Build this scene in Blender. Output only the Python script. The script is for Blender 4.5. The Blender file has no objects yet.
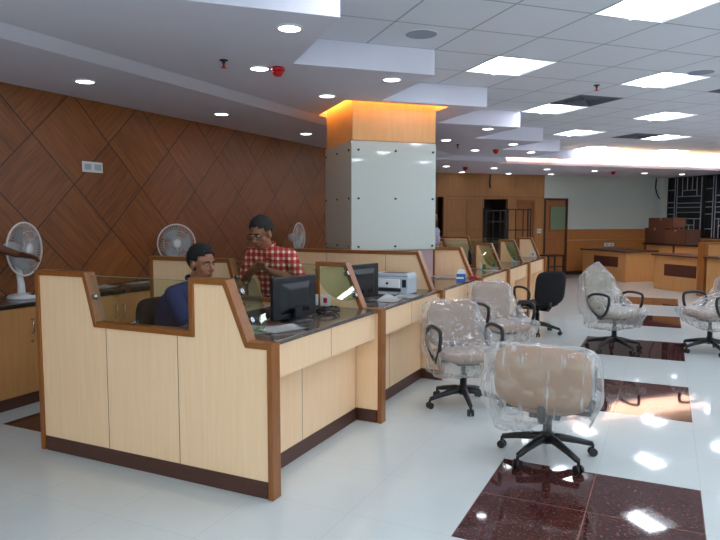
import bpy, bmesh, math, random
from mathutils import Vector, Matrix, noise
random.seed(4)
SC = bpy.context.scene
COL = SC.collection
Q = math.sqrt(.5)
PI = math.pi

# ------------------------------------------------------------------ materials
def lin(r, g, b):
    def f(c):
        c /= 255.
        return c / 12.92 if c <= .04045 else ((c + .055) / 1.055) ** 2.4
    return (f(r), f(g), f(b), 1)

class Mat:
    def __init__(s, name):
        s.m = bpy.data.materials.new(name); s.m.use_nodes = True
        s.nt = s.m.node_tree; s.N = s.nt.nodes
        s.b = s.N['Principled BSDF']; s.out = s.N['Material Output']
    def n(s, t, **kw):
        x = s.N.new(t)
        for k, v in kw.items():
            if k.startswith('_'): setattr(x, k[1:], v)
            else: x.inputs[k.replace('_', ' ')].default_value = v
        return x
    def l(s, a, b): s.nt.links.new(a, b)
    def set(s, **kw):
        for k, v in kw.items(): s.b.inputs[k.replace('_', ' ')].default_value = v
        return s
    def math(s, op, a, b=None, c=None):
        x = s.N.new('ShaderNodeMath'); x.operation = op
        for i, v in enumerate((a, b, c)):
            if v is None: continue
            if isinstance(v, (int, float)): x.inputs[i].default_value = v
            else: s.l(v, x.inputs[i])
        return x.outputs[0]
    def mix(s, f, a, b):
        x = s.N.new('ShaderNodeMix'); x.data_type = 'RGBA'
        for i, v in ((0, f), (6, a), (7, b)):
            if isinstance(v, (int, float, tuple)): x.inputs[i].default_value = v
            else: s.l(v, x.inputs[i])
        return x.outputs[2]
    def bump(s, h, strength=.2, dist=.01):
        x = s.n('ShaderNodeBump', Strength=strength, Distance=dist); s.l(h, x.inputs['Height']); s.l(x.outputs[0], s.b.inputs['Normal'])

def plain(name, col, rough=.5, metal=0, var=.06, scale=20, **kw):
    m = Mat(name); m.set(Roughness=rough, Metallic=metal, **kw)
    tc = m.n('ShaderNodeTexCoord'); nz = m.n('ShaderNodeTexNoise', Scale=scale, Detail=3.)
    m.l(tc.outputs['Object'], nz.inputs['Vector'])
    d = tuple(c * (1 - var) for c in col[:3]) + (1,); e = tuple(min(1, c * (1 + var)) for c in col[:3]) + (1,)
    m.l(m.mix(nz.outputs['Fac'], d, e), m.b.inputs['Base Color'])
    return m.m

def wood(name, a, b, rough=.35, stretch=(30, 30, 1.5), coat=0.):
    m = Mat(name); m.set(Roughness=rough); m.b.inputs['Coat Weight'].default_value = coat
    m.b.inputs['Coat Roughness'].default_value = .15
    tc = m.n('ShaderNodeTexCoord'); mp = m.n('ShaderNodeMapping'); mp.inputs['Scale'].default_value = stretch
    m.l(tc.outputs['Object'], mp.inputs[0])
    nz = m.n('ShaderNodeTexNoise', Scale=2.2, Detail=6., Roughness=.6); m.l(mp.outputs[0], nz.inputs['Vector'])
    rp = m.n('ShaderNodeValToRGB'); rp.color_ramp.elements[0].position = .3; rp.color_ramp.elements[1].position = .72
    rp.color_ramp.elements[0].color = a; rp.color_ramp.elements[1].color = b
    m.l(nz.outputs['Fac'], rp.inputs[0]); m.l(rp.outputs[0], m.b.inputs['Base Color'])
    return m.m

def emit(name, col, s):
    m = Mat(name); e = m.n('ShaderNodeEmission', Color=col, Strength=s); m.l(e.outputs[0], m.out.inputs[0]); return m.m

def glassy(name, tint, rough=.02, gl=1.0, clear=1.0, body=None, bodyf=0.):
    """thin clear sheet: transparent + fresnel gloss (+ a little milky body)"""
    m = Mat(name)
    tr = m.n('ShaderNodeBsdfTransparent', Color=tint); gs = m.n('ShaderNodeBsdfGlossy', Roughness=rough)
    lw = m.n('ShaderNodeLayerWeight', Blend=.5); fr = m.math('MULTIPLY_ADD', m.math('POWER', lw.outputs['Facing'], 5.), .95, .045)
    mx = m.n('ShaderNodeMixShader'); m.l(m.math('MINIMUM', m.math('MULTIPLY', fr, gl), 1.), mx.inputs[0]); m.l(tr.outputs[0], mx.inputs[1]); m.l(gs.outputs[0], mx.inputs[2])
    out = mx
    if body:
        df = m.n('ShaderNodeBsdfDiffuse', Color=body); m2 = m.n('ShaderNodeMixShader', Fac=bodyf)
        m.l(mx.outputs[0], m2.inputs[1]); m.l(df.outputs[0], m2.inputs[2]); out = m2
    m.l(out.outputs[0], m.out.inputs[0]); return m.m

def film_mat():
    m = Mat('plastic_film')
    tc = m.n('ShaderNodeTexCoord'); mp = m.n('ShaderNodeMapping'); mp.inputs['Scale'].default_value = (1., 1., .45); mp.inputs['Rotation'].default_value = (.3, .35, .5)
    m.l(tc.outputs['Object'], mp.inputs[0])
    nz = m.n('ShaderNodeTexNoise', Scale=6., Detail=2.5, Roughness=.5, Distortion=.5); m.l(mp.outputs[0], nz.inputs['Vector'])
    def streak(rot, sc, seed):
        q = m.n('ShaderNodeMapping'); q.inputs['Rotation'].default_value = rot; q.inputs['Scale'].default_value = sc; q.inputs['Location'].default_value = (seed, 0, 0)
        m.l(tc.outputs['Object'], q.inputs[0]); k = m.n('ShaderNodeTexNoise', Scale=1., Detail=1.5, Distortion=.3); m.l(q.outputs[0], k.inputs['Vector'])
        rp = m.n('ShaderNodeMapRange', From_Min=.63, From_Max=.78); m.l(k.outputs['Fac'], rp.inputs[0]); return rp.outputs[0]
    crease = m.math('MAXIMUM', m.math('MAXIMUM', streak((.3, .5, .2), (22, 22, 2.2), 0), streak((-.9, .4, .7), (24, 24, 2.6), 5)), streak((1.3, -.3, .4), (20, 20, 2.4), 9))
    lw = m.n('ShaderNodeLayerWeight', Blend=.5); edge = m.math('POWER', lw.outputs['Facing'], 2.2)
    milk = m.math('ADD', m.math('MULTIPLY_ADD', crease, .36, .17), m.math('MULTIPLY', edge, .42))
    bp = m.n('ShaderNodeBump', Strength=.7, Distance=.03); m.l(nz.outputs['Fac'], bp.inputs['Height'])
    tr = m.n('ShaderNodeBsdfTransparent', Color=(.98, .98, .98, 1))
    df = m.n('ShaderNodeBsdfDiffuse', Color=(.86, .88, .90, 1)); tl = m.n('ShaderNodeBsdfTranslucent', Color=(.86, .88, .90, 1))
    gs = m.n('ShaderNodeBsdfGlossy', Roughness=.2)
    for x in (df, gs): m.l(bp.outputs[0], x.inputs['Normal'])
    a = m.n('ShaderNodeMixShader', Fac=.45); m.l(df.outputs[0], a.inputs[1]); m.l(tl.outputs[0], a.inputs[2])
    b = m.n('ShaderNodeMixShader'); m.l(milk, b.inputs[0]); m.l(tr.outputs[0], b.inputs[1]); m.l(a.outputs[0], b.inputs[2])
    fr = m.math('MULTIPLY_ADD', m.math('POWER', lw.outputs['Facing'], 4.), .6, .06)
    c = m.n('ShaderNodeMixShader'); m.l(fr, c.inputs[0]); m.l(b.outputs[0], c.inputs[1]); m.l(gs.outputs[0], c.inputs[2])
    m.l(c.outputs[0], m.out.inputs[0]); return m.m

def diamond_mat():
    m = Mat('diamond_veneer'); m.set(Roughness=.38)
    tc = m.n('ShaderNodeTexCoord'); sp = m.n('ShaderNodeSeparateXYZ'); m.l(tc.outputs['Object'], sp.inputs[0])
    y, z = sp.outputs[1], sp.outputs[2]
    y = m.math('SUBTRACT', y, 4.17); z = m.math('SUBTRACT', z, 2.40)
    a = m.math('MULTIPLY', m.math('ADD', y, z), 1 / .92); b = m.math('MULTIPLY', m.math('SUBTRACT', y, z), 1 / .92)
    fa, fb = m.math('FLOOR', a), m.math('FLOOR', b)
    par = m.math('FLOORED_MODULO', m.math('ADD', fa, fb), 2.)
    def groove(v):
        f = m.math('FRACT', v); d = m.math('MINIMUM', f, m.math('SUBTRACT', 1., f)); return m.math('LESS_THAN', d, .009)
    gr = m.math('MAXIMUM', groove(a), groove(b))
    def grain(p, q):
        cb = m.n('ShaderNodeCombineXYZ'); m.l(m.math('MULTIPLY', p, 1.2), cb.inputs[0]); m.l(m.math('MULTIPLY', q, 16.), cb.inputs[1])
        m.l(m.math('ADD', m.math('MULTIPLY', fa, 7.3), m.math('MULTIPLY', fb, 3.1)), cb.inputs[2])
        nz = m.n('ShaderNodeTexNoise', Scale=1.3, Detail=5., Roughness=.6); m.l(cb.outputs[0], nz.inputs['Vector']); return nz.outputs['Fac']
    g1, g2 = grain(a, b), grain(b, a)
    g = m.math('ADD', m.math('MULTIPLY', g1, par), m.math('MULTIPLY', g2, m.math('SUBTRACT', 1., par)))
    wn = m.n('ShaderNodeTexWhiteNoise'); wn.noise_dimensions = '2D'
    cb = m.n('ShaderNodeCombineXYZ'); m.l(fa, cb.inputs[0]); m.l(fb, cb.inputs[1]); m.l(cb.outputs[0], wn.inputs['Vector'])
    g = m.math('ADD', g, m.math('MULTIPLY', m.math('SUBTRACT', wn.outputs['Value'], .5), .14))
    rp = m.n('ShaderNodeValToRGB'); e = rp.color_ramp.elements
    e[0].position = .3; e[0].color = lin(114, 62, 28); e[1].position = .72; e[1].color = lin(152, 91, 44)
    m.l(g, rp.inputs[0])
    m.l(m.mix(gr, rp.outputs[0], lin(58, 30, 16)), m.b.inputs['Base Color'])
    m.bump(m.math('SUBTRACT', 1., gr), .5, .004)
    return m.m

def tile_ceiling_mat():
    m = Mat('mineral_ceiling_tile'); m.set(Roughness=.8)
    tc = m.n('ShaderNodeTexCoord'); nz = m.n('ShaderNodeTexNoise', Scale=90., Detail=2.); m.l(tc.outputs['Object'], nz.inputs['Vector'])
    m.l(m.mix(nz.outputs['Fac'], lin(224, 226, 236), lin(234, 236, 245)), m.b.inputs['Base Color']); return m.m

def floor_mat(name, base, base2, joint, jw, rough, speck=None):
    m = Mat(name); m.set(Roughness=rough)
    tc = m.n('ShaderNodeTexCoord'); sp = m.n('ShaderNodeSeparateXYZ'); m.l(tc.outputs['Object'], sp.inputs[0])
    a = m.math('MULTIPLY', m.math('ADD', sp.outputs[0], .93), 1 / .58); b = m.math('MULTIPLY', m.math('SUBTRACT', sp.outputs[1], 2.99), 1 / .58)
    def jt(v):
        f = m.math('FRACT', v); d = m.math('MINIMUM', f, m.math('SUBTRACT', 1., f)); return m.math('LESS_THAN', d, jw)
    j = m.math('MAXIMUM', jt(a), jt(b))
    nz = m.n('ShaderNodeTexNoise', Scale=3., Detail=4.); m.l(tc.outputs['Object'], nz.inputs['Vector'])
    c = m.mix(nz.outputs['Fac'], base, base2)
    if speck:
        vz = m.n('ShaderNodeTexNoise', Scale=55., Detail=3., Roughness=.75); m.l(tc.outputs['Object'], vz.inputs['Vector'])
        rp = m.n('ShaderNodeValToRGB'); rp.color_ramp.elements[0].position = .56; rp.color_ramp.elements[1].position = .70
        m.l(vz.outputs['Fac'], rp.inputs[0]); c = m.mix(rp.outputs[0], c, speck)
    m.l(m.mix(j, c, joint), m.b.inputs['Base Color']); return m.m

def plaid_mat():
    m = Mat('plaid_cotton'); m.set(Roughness=.85)
    tc = m.n('ShaderNodeTexCoord'); sp = m.n('ShaderNodeSeparateXYZ'); m.l(tc.outputs['Object'], sp.inputs[0])
    def st(v, ph):
        f = m.math('FRACT', m.math('MULTIPLY_ADD', v, 1 / .058, ph)); return m.math('LESS_THAN', m.math('ABSOLUTE', m.math('SUBTRACT', f, .5)), .2)
    s = m.math('MULTIPLY', m.math('ADD', st(m.math('ADD', sp.outputs[0], m.math('MULTIPLY', sp.outputs[1], .6)), .2), st(sp.outputs[2], .1)), .5)
    rp = m.n('ShaderNodeValToRGB'); e = rp.color_ramp.elements; e[0].color = lin(168, 34, 30); e[1].color = lin(235, 218, 205)
    k = e.new(.5); k.color = lin(196, 100, 86); rp.color_ramp.interpolation = 'CONSTANT'
    e[1].position = .4; e[2].position = .9
    m.l(s, rp.inputs[0]); m.l(rp.outputs[0], m.b.inputs['Base Color']); return m.m

TAN = wood('light_veneer', lin(246, 204, 160), lin(251, 217, 178), .35, (26, 26, 1.2))
TAN2 = wood('honey_veneer', lin(182, 128, 76), lin(198, 146, 92), .35, (26, 26, 1.2))
WALLW = wood('wall_veneer', lin(164, 110, 60), lin(180, 127, 74), .4, (14, 14, 1.0))
TRIM = wood('brown_trim', lin(128, 74, 30), lin(152, 94, 44), .28, (40, 40, 2))
BANDW = wood('pale_timber', lin(206, 160, 104), lin(220, 178, 122), .35, (12, 12, 1.2))
DWOOD = wood('door_veneer', lin(150, 92, 48), lin(168, 108, 60), .4, (20, 20, 1.2))
PLINTH = wood('dark_plinth', lin(70, 40, 32), lin(86, 52, 42), .4, (1.5, 1.5, 40))
INLAYW = wood('dark_inlay', lin(62, 28, 20), lin(84, 42, 30), .35, (1.5, 1.5, 40))
GRANITE = floor_mat('counter_granite', lin(74, 64, 58), lin(98, 86, 78), lin(90, 78, 70), -.1, .12, lin(150, 138, 128))
BLKGRAN = plain('black_granite', lin(42, 34, 32), .15, scale=60, var=.4)
DIAM = diamond_mat()
CEILT = tile_ceiling_mat()
TBAR = plain('ceiling_grid_bar', lin(168, 172, 182), .6)
GYP = plain('painted_gypsum', lin(224, 221, 236), .75, var=.02, scale=4)
FASC = plain('painted_fascia', lin(231, 228, 243), .75, var=.02, scale=4)
WPAINT = plain('wall_paint', lin(206, 212, 204), .75, var=.03, scale=3)
FWHITE = floor_mat('polished_white_tile', lin(198, 206, 206), lin(206, 213, 212), lin(190, 197, 198), .004, .045)
FDARK = floor_mat('polished_brown_granite', lin(58, 30, 30), lin(74, 40, 38), lin(128, 92, 82), .006, .04, lin(140, 92, 82))
LAMP = emit('lamp_panel', (.85, .91, 1, 1), 21.)
SPOT = emit('spot_lens', (.93, .97, 1, 1), 14.)
LED = emit('warm_led', (1, .62, .33, 1), 400.)
ORANGE = emit('orange_led', (1, .42, .07, 1), 34.)
REFL = plain('lamp_reflector', lin(235, 238, 242), .35)
BLACKP = plain('black_plastic', lin(24, 25, 30), .38)
NAVYP = plain('dark_monitor_plastic', lin(11, 14, 23), .35)
SCREEN = plain('dark_screen', lin(10, 12, 16), .12)
BLACKF = plain('black_fabric', lin(11, 11, 14), .95, scale=120, var=.3)
BROWNF = plain('tan_upholstery', lin(164, 124, 90), .9, scale=60, var=.15)
TAUPEF = plain('taupe_upholstery', lin(150, 124, 104), .9, scale=60, var=.15)
OLIVEF = plain('greige_upholstery', lin(140, 130, 112), .9, scale=60, var=.15)
METAL = plain('steel', lin(180, 184, 188), .25, 1.)
BLKMET = plain('black_steel', lin(22, 18, 18), .45)
WHITEP = plain('white_plastic', lin(232, 234, 236), .35)
GREYP = plain('grey_plastic', lin(176, 186, 196), .4)
REDP = plain('red_plastic', lin(190, 20, 28), .35)
PAPER = plain('white_paper', lin(228, 228, 226), .8)
BLUEP = plain('blue_carton', lin(30, 96, 176), .5)
GREENP = plain('green_plastic', lin(40, 130, 90), .5)
CARD = plain('cardboard', lin(74, 42, 26), .8, var=.12)
TAPE = plain('parcel_tape', lin(150, 108, 74), .4)
GLASS = glassy('green_glass', (.90, .96, .91, 1), .01, 1.0)
GEDGE = plain('glass_edge', lin(126, 140, 104), .2)
GREENGL = glassy('grey_green_glass', (.76, .83, .70, 1), .02, .8)
CLEAR = glassy('clear_plastic', (.96, .97, .98, 1), .06, 1.4, body=(.8, .82, .84, 1), bodyf=.25)
WGLASS = Mat('white_back_painted_glass').set(Base_Color=lin(196, 202, 198), Roughness=.03).m
DGLASS = Mat('dark_window_glass').set(Base_Color=lin(16, 18, 28), Roughness=.06).m
FROST = Mat('door_glass').set(Base_Color=lin(128, 146, 118), Roughness=.2).m
GRILLE = plain('painted_grille', lin(170, 174, 186), .5)
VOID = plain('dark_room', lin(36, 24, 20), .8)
VENT = plain('dark_vent', lin(104, 108, 122), .6)
FILM = film_mat()
MESHW = glassy('fan_grille_wire', (.80, .82, .82, 1), .3, .6, body=(.75, .77, .77, 1), bodyf=.18)
BLADE = plain('fan_blade', lin(214, 220, 224), .3)
SKIN = plain('brown_skin', lin(112, 66, 46), .5, var=.08, scale=14)
SKIN2 = plain('tan_skin', lin(150, 98, 72), .5, var=.08, scale=14)
HAIR = plain('black_hair', lin(10, 8, 9), .8, scale=60, var=.5)
HAIRG = plain('greying_hair', lin(30, 27, 27), .75, scale=150, var=.6)
BLUEK = plain('navy_knit', lin(26, 42, 92), .9, scale=160, var=.25)
LILAC = plain('lilac_cotton', lin(164, 158, 178), .9)
GREYT = plain('grey_trousers', lin(70, 70, 76), .9)
BEIGET = plain('dark_trousers', lin(50, 46, 44), .9)
EYEW = plain('eye', lin(176, 164, 152), .25)
PLAID = plaid_mat()
LIP = plain('lip', lin(112, 60, 52), .5)

# ------------------------------------------------------------------ mesh helpers
def BM(): return bmesh.new()
def quadbox(bm, P, mi=0):
    v = [bm.verts.new(p) for p in P]
    for f in ((0, 3, 2, 1), (4, 5, 6, 7), (0, 1, 5, 4), (1, 2, 6, 5), (2, 3, 7, 6), (3, 0, 4, 7)):
        bm.faces.new([v[i] for i in f]).material_index = mi
    return v
def box(bm, x0, x1, y0, y1, z0, z1, mi=0):
    x0, x1 = sorted((x0, x1)); y0, y1 = sorted((y0, y1)); z0, z1 = sorted((z0, z1))
    return quadbox(bm, [(x0, y0, z0), (x1, y0, z0), (x1, y1, z0), (x0, y1, z0), (x0, y0, z1), (x1, y0, z1), (x1, y1, z1), (x0, y1, z1)], mi)
def prism(bm, pts, a0, a1, ax='y', mi=0):
    """polygon (2d) extruded along an axis: y -> pts are (x,z); x -> (y,z); z -> (x,y)"""
    def to(p, a): return {'y': (p[0], a, p[1]), 'x': (a, p[0], p[1]), 'z': (p[0], p[1], a)}[ax]
    A = [bm.verts.new(to(p, a0)) for p in pts]; B = [bm.verts.new(to(p, a1)) for p in pts]
    fs = [bm.faces.new(A), bm.faces.new(B[::-1])]
    n = len(pts)
    for i in range(n): fs.append(bm.faces.new((A[i], B[i], B[(i + 1) % n], A[(i + 1) % n])))
    for f in fs: f.material_index = mi
def ring_basis(d):
    d = d.normalized(); a = Vector((0, 0, 1)) if abs(d.z) < .9 else Vector((1, 0, 0))
    u = d.cross(a).normalized(); return u, d.cross(u).normalized()
def tube(bm, pts, r, n=8, closed=False, mi=0):
    pts = [Vector(p) for p in pts]; m = len(pts); R = r if isinstance(r, (list, tuple)) else [r] * m
    rings = []; u = None
    for i, p in enumerate(pts):
        if closed: d = pts[(i + 1) % m] - pts[i - 1]
        else: d = pts[min(i + 1, m - 1)] - pts[max(i - 1, 0)]
        if u is None: u, w = ring_basis(d)
        else:
            dn = d.normalized(); u = (u - dn * u.dot(dn)).normalized(); w = dn.cross(u)
        rings.append([bm.verts.new(p + (u * math.cos(2 * PI * k / n) + w * math.sin(2 * PI * k / n)) * R[i]) for k in range(n)])
    for i in range(m if closed else m - 1):
        A, B = rings[i], rings[(i + 1) % m]
        for k in range(n): bm.faces.new((A[k], A[(k + 1) % n], B[(k + 1) % n], B[k])).material_index = mi
    if not closed:
        bm.faces.new(rings[0][::-1]).material_index = mi; bm.faces.new(rings[-1]).material_index = mi
def lathe(bm, prof, n=24, mat=None, mi=0, cap=True):
    mat = mat or Matrix.Identity(4); rings = []
    for r, z in prof:
        rings.append([bm.verts.new(mat @ Vector((max(r, 1e-4) * math.cos(2 * PI * k / n), max(r, 1e-4) * math.sin(2 * PI * k / n), z))) for k in range(n)])
    for A, B in zip(rings, rings[1:]):
        for k in range(n): bm.faces.new((A[k], A[(k + 1) % n], B[(k + 1) % n], B[k])).material_index = mi
    if cap:
        bm.faces.new(rings[0][::-1]).material_index = mi; bm.faces.new(rings[-1]).material_index = mi
def ball(bm, c, r, n=16, rot=None):
    r = (r, r, r) if isinstance(r, (int, float)) else r
    M = Matrix.Translation(c) @ (rot.to_4x4() if rot else Matrix.Identity(4)) @ Matrix.Diagonal((*r, 1))
    bmesh.ops.create_uvsphere(bm, u_segments=n, v_segments=max(6, n // 2), radius=1, matrix=M)
def capsule(bm, a, ra, b, rb, n=12):
    a, b = Vector(a), Vector(b); ball(bm, a, ra, n); ball(bm, b, rb, n); tube(bm, [a, b], [ra, rb], n)
def limb(bm, pts, rs, n=12):
    for i in range(len(pts) - 1): capsule(bm, pts[i], rs[i], pts[i + 1], rs[i + 1], n)

def put(name, bm, mats, parent=None, smooth=False, bevel=0, loc=None, rotz=0):
    bmesh.ops.recalc_face_normals(bm, faces=bm.faces)
    me = bpy.data.meshes.new(name); bm.to_mesh(me); bm.free()
    for m in (mats if isinstance(mats, (list, tuple)) else [mats]): me.materials.append(m)
    o = bpy.data.objects.new(name, me); COL.objects.link(o)
    if smooth:
        for p in me.polygons: p.use_smooth = True
    if bevel:
        b = o.modifiers.new('bevel', 'BEVEL'); b.width = bevel; b.segments = 2; b.limit_method = 'ANGLE'
    if parent: o.parent = parent
    if loc: o.location = loc
    if rotz: o.rotation_euler.z = rotz
    return o
def tag(o, label, cat, group=None):
    o['label'] = label; o['category'] = cat
    if group: o['group'] = group
    return o
def thing(name, label, cat, loc=(0, 0, 0), rotz=0, group=None):
    o = bpy.data.objects.new(name, None); COL.objects.link(o); o.empty_display_size = .1
    o.location = loc; o.rotation_euler.z = rotz
    return tag(o, label, cat, group)
def struct(o): o['kind'] = 'structure'; return o
def dup(root, loc, rotz, label, group=None):
    r = root.copy(); COL.objects.link(r); r.location = loc; r.rotation_euler.z = rotz; r['label'] = label
    if group: r['group'] = group
    for ch in list(root.children):
        c = ch.copy(); COL.objects.link(c); c.parent = r
        for g in list(ch.children):
            d = g.copy(); COL.objects.link(d); d.parent = c
    return r
def xy(u, v): return ((u - v) * Q, (u + v) * Q)
def fuse(bm, name, mats, parent=None, voxel=.008, smooth_it=4):
    """union of overlapping closed shapes into one continuous surface"""
    bmesh.ops.recalc_face_normals(bm, faces=bm.faces)
    me = bpy.data.meshes.new('tmp'); bm.to_mesh(me); bm.free()
    o = bpy.data.objects.new('tmp', me); COL.objects.link(o)
    r = o.modifiers.new('r', 'REMESH'); r.mode = 'VOXEL'; r.voxel_size = voxel
    s = o.modifiers.new('s', 'SMOOTH'); s.factor = .5; s.iterations = smooth_it
    dg = bpy.context.evaluated_depsgraph_get(); dg.update()
    new = bpy.data.meshes.new_from_object(o.evaluated_get(dg)); bpy.data.objects.remove(o)
    new.name = name
    new.materials.clear()
    for m in (mats if isinstance(mats, (list, tuple)) else [mats]): new.materials.append(m)
    for p in new.polygons: p.use_smooth = True; p.material_index = 0
    ob = bpy.data.objects.new(name, new); COL.objects.link(ob)
    if parent: ob.parent = parent
    return ob

# ------------------------------------------------------------------ camera
cam = bpy.data.objects.new('camera', bpy.data.cameras.new('camera')); COL.objects.link(cam)
cam.location = (0, 0, 1.6); cam.data.sensor_width = 36; cam.data.lens = 638 / 720 * 36
cam.rotation_euler = (PI / 2 - math.atan(52 / 638), 0, math.atan(308 / math.hypot(638, 52)))
SC.camera = cam

# ------------------------------------------------------------------ setting
XW = -5.45; VB = 15.12; UK = 14.91; XR = 8.0; YF = -4.0
KX, KY = xy(UK, VB); YL = VB / Q + XW; YR = UK / Q - XR
ZT, ZG, ZS, ZB = 3.10, 2.877, 2.82, 2.78
def poly_floor():
    bm = BM(); z = 0
    patches = [(-.93, .23, y, y + 1.16) for y in (2.99, 5.54, 7.91, 10.3, 12.87)] + [(-4.62, -4.05, 3.17, 4.33)]
    xs = sorted({XW, XR} | {p[i] for p in patches for i in (0, 1)}); ys = sorted({YF, 24.} | {p[i] for p in patches for i in (2, 3)})
    for i in range(len(xs) - 1):
        for j in range(len(ys) - 1):
            cx, cy = (xs[i] + xs[i + 1]) / 2, (ys[j] + ys[j + 1]) / 2
            f = bm.faces.new([bm.verts.new(p) for p in ((xs[i], ys[j], 0), (xs[i + 1], ys[j], 0), (xs[i + 1], ys[j + 1], 0), (xs[i], ys[j + 1], 0))])
            f.material_index = int(any(p[0] < cx < p[1] and p[2] < cy < p[3] for p in patches))
    bmesh.ops.remove_doubles(bm, verts=bm.verts, dist=1e-5)
    for co, no in (((KX, KY, 0), (-Q, Q, 0)), ((KX, KY, 0), (Q, Q, 0))):
        bmesh.ops.bisect_plane(bm, geom=bm.verts[:] + bm.edges[:] + bm.faces[:], plane_co=co, plane_no=no, clear_outer=True)
    return bm
struct(put('floor', poly_floor(), [FWHITE, FDARK]))

bm = BM(); box(bm, XW - .12, XW, YF, YL + .1, 0, 3.6); struct(put('wall_left', bm, DIAM))
bm = BM(); box(bm, XR, XR + .12, YF, YR, 0, 3.6); struct(put('wall_right', bm, WPAINT))
bm = BM()   # wall behind the camera with an unseen glazed shop front, added for daylight
for a in ((XW, -5.0, 0, 3.6), (6.4, XR, 0, 3.6), (-5.0, 6.4, 0, .25), (-5.0, 6.4, 2.62, 3.6)): box(bm, a[0], a[1], YF - .12, YF, a[2], a[3])
struct(put('wall_front', bm, WPAINT))
bm = BM()
for k in range(7): x = -5.0 + k * 1.9; box(bm, x - .03, x + .03, YF - .08, YF - .02, .25, 2.62)
box(bm, -5.0, 6.4, YF - .08, YF - .02, .25, .31); box(bm, -5.0, 6.4, YF - .08, YF - .02, 2.56, 2.62)
shop = struct(put('window_5', bm, BLKMET)); bm = BM(); box(bm, -5.0, 6.4, YF - .055, YF - .047, .25, 2.62); put('pane', bm, GLASS, shop)  # unseen glazing, added so daylight brightens the front partition and floor

# back wall runs along u at v = VB (local x = u, local y = v; rotated 45 degrees)
R45 = PI / 4
def putuv(name, bm, mats, **kw): return put(name, bm, mats, rotz=R45, **kw)
UL = (XW + YL) * Q
bm = BM()
t = .12
def seg(u0, u1, z0, z1, mi): box(bm, u0, u1, VB, VB + t, z0, z1, mi)
seg(UL - .2, 7.35, 0, 3.0, 0); seg(7.35, 7.62, 2.15, 3.0, 0); seg(7.62, 8.82, 0, 3.0, 0)
seg(8.82, 9.56, 2.11, 3.0, 0); seg(9.56, 9.84, 0, 3.0, 0); seg(9.84, 10.42, 2.1, 3.0, 0); seg(10.42, 10.72, 0, 3.0, 0)
seg(10.72, 11.5, 2.15, 3.0, 1); seg(11.5, UK + .1, 0, 3.0, 1)
struct(putuv('wall_back', bm, [WALLW, WPAINT]))
bm = BM()   # raised panel outlines on the timber wall
for (a, b, c, d) in ((7.70, 8.30, 1.30, 2.08), (8.30, 8.78, 1.30, 2.08), (7.70, 8.30, .2, 1.26), (8.30, 8.78, .2, 1.26), (7.70, 10.7, 2.16, 2.175)):
    for k in ((a, b, d - .008, d), (a, b, c, c + .008), (a, a + .008, c, d), (b - .008, b, c, d)): box(bm, k[0], k[1], VB - .004, VB, k[2], k[3])
struct(putuv('trim_1', bm, TRIM))
bm = BM(); box(bm, 11.5, UK, VB - .02, VB, .1, .97); box(bm, 11.5, UK, VB - .026, VB, .98, 1.28)
struct(putuv('trim_2', bm, wood('wainscot_veneer', lin(170, 108, 56), lin(186, 124, 70), .4, (14, 14, 1.0))))
bm = BM(); box(bm, 11.5, UK, VB - .032, VB, 0, .1); struct(putuv('baseboard_back', bm, PLINTH))

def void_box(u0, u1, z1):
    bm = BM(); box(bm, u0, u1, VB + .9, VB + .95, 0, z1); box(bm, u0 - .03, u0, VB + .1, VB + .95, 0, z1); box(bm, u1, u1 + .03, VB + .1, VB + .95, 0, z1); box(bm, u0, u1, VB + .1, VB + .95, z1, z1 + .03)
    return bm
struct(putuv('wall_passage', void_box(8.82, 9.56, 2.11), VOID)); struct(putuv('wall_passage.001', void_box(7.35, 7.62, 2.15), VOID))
def door(idx, u0, u1, z1, glass):
    bm = BM(); w = .05
    box(bm, u0, u0 + w, VB - .02, VB + .1, 0, z1); box(bm, u1 - w, u1, VB - .02, VB + .1, 0, z1); box(bm, u0 + w, u1 - w, VB - .02, VB + .1, z1 - w, z1)
    fr = struct(putuv('door_%d' % idx, bm, PLINTH if glass else DWOOD))
    bm = BM(); box(bm, u0 + w, u1 - w, VB + .03, VB + .07, .01, z1 - w); put('door_leaf', bm, DWOOD, fr)
    if glass:
        bm = BM(); a, b, c, d = u0 + .23, u1 - .07, 1.27, 1.92
        box(bm, a - .025, b + .025, VB + .015, VB + .03, c - .025, d + .025); f = put('vision_panel_frame', bm, TRIM, fr)
        bm = BM(); box(bm, a, b, VB + .008, VB + .016, c, d); put('pane', bm, FROST, f)
    bm = BM(); h = u0 + .1; tube(bm, [(h, VB + .03, 1.0), (h, VB - .02, 1.0), (h + .1, VB - .02, 1.0)], .01); put('door_handle', bm, METAL, fr, True)
door(1, 9.84, 10.42, 2.1, False); door(2, 10.72, 11.5, 2.15, True)

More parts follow.
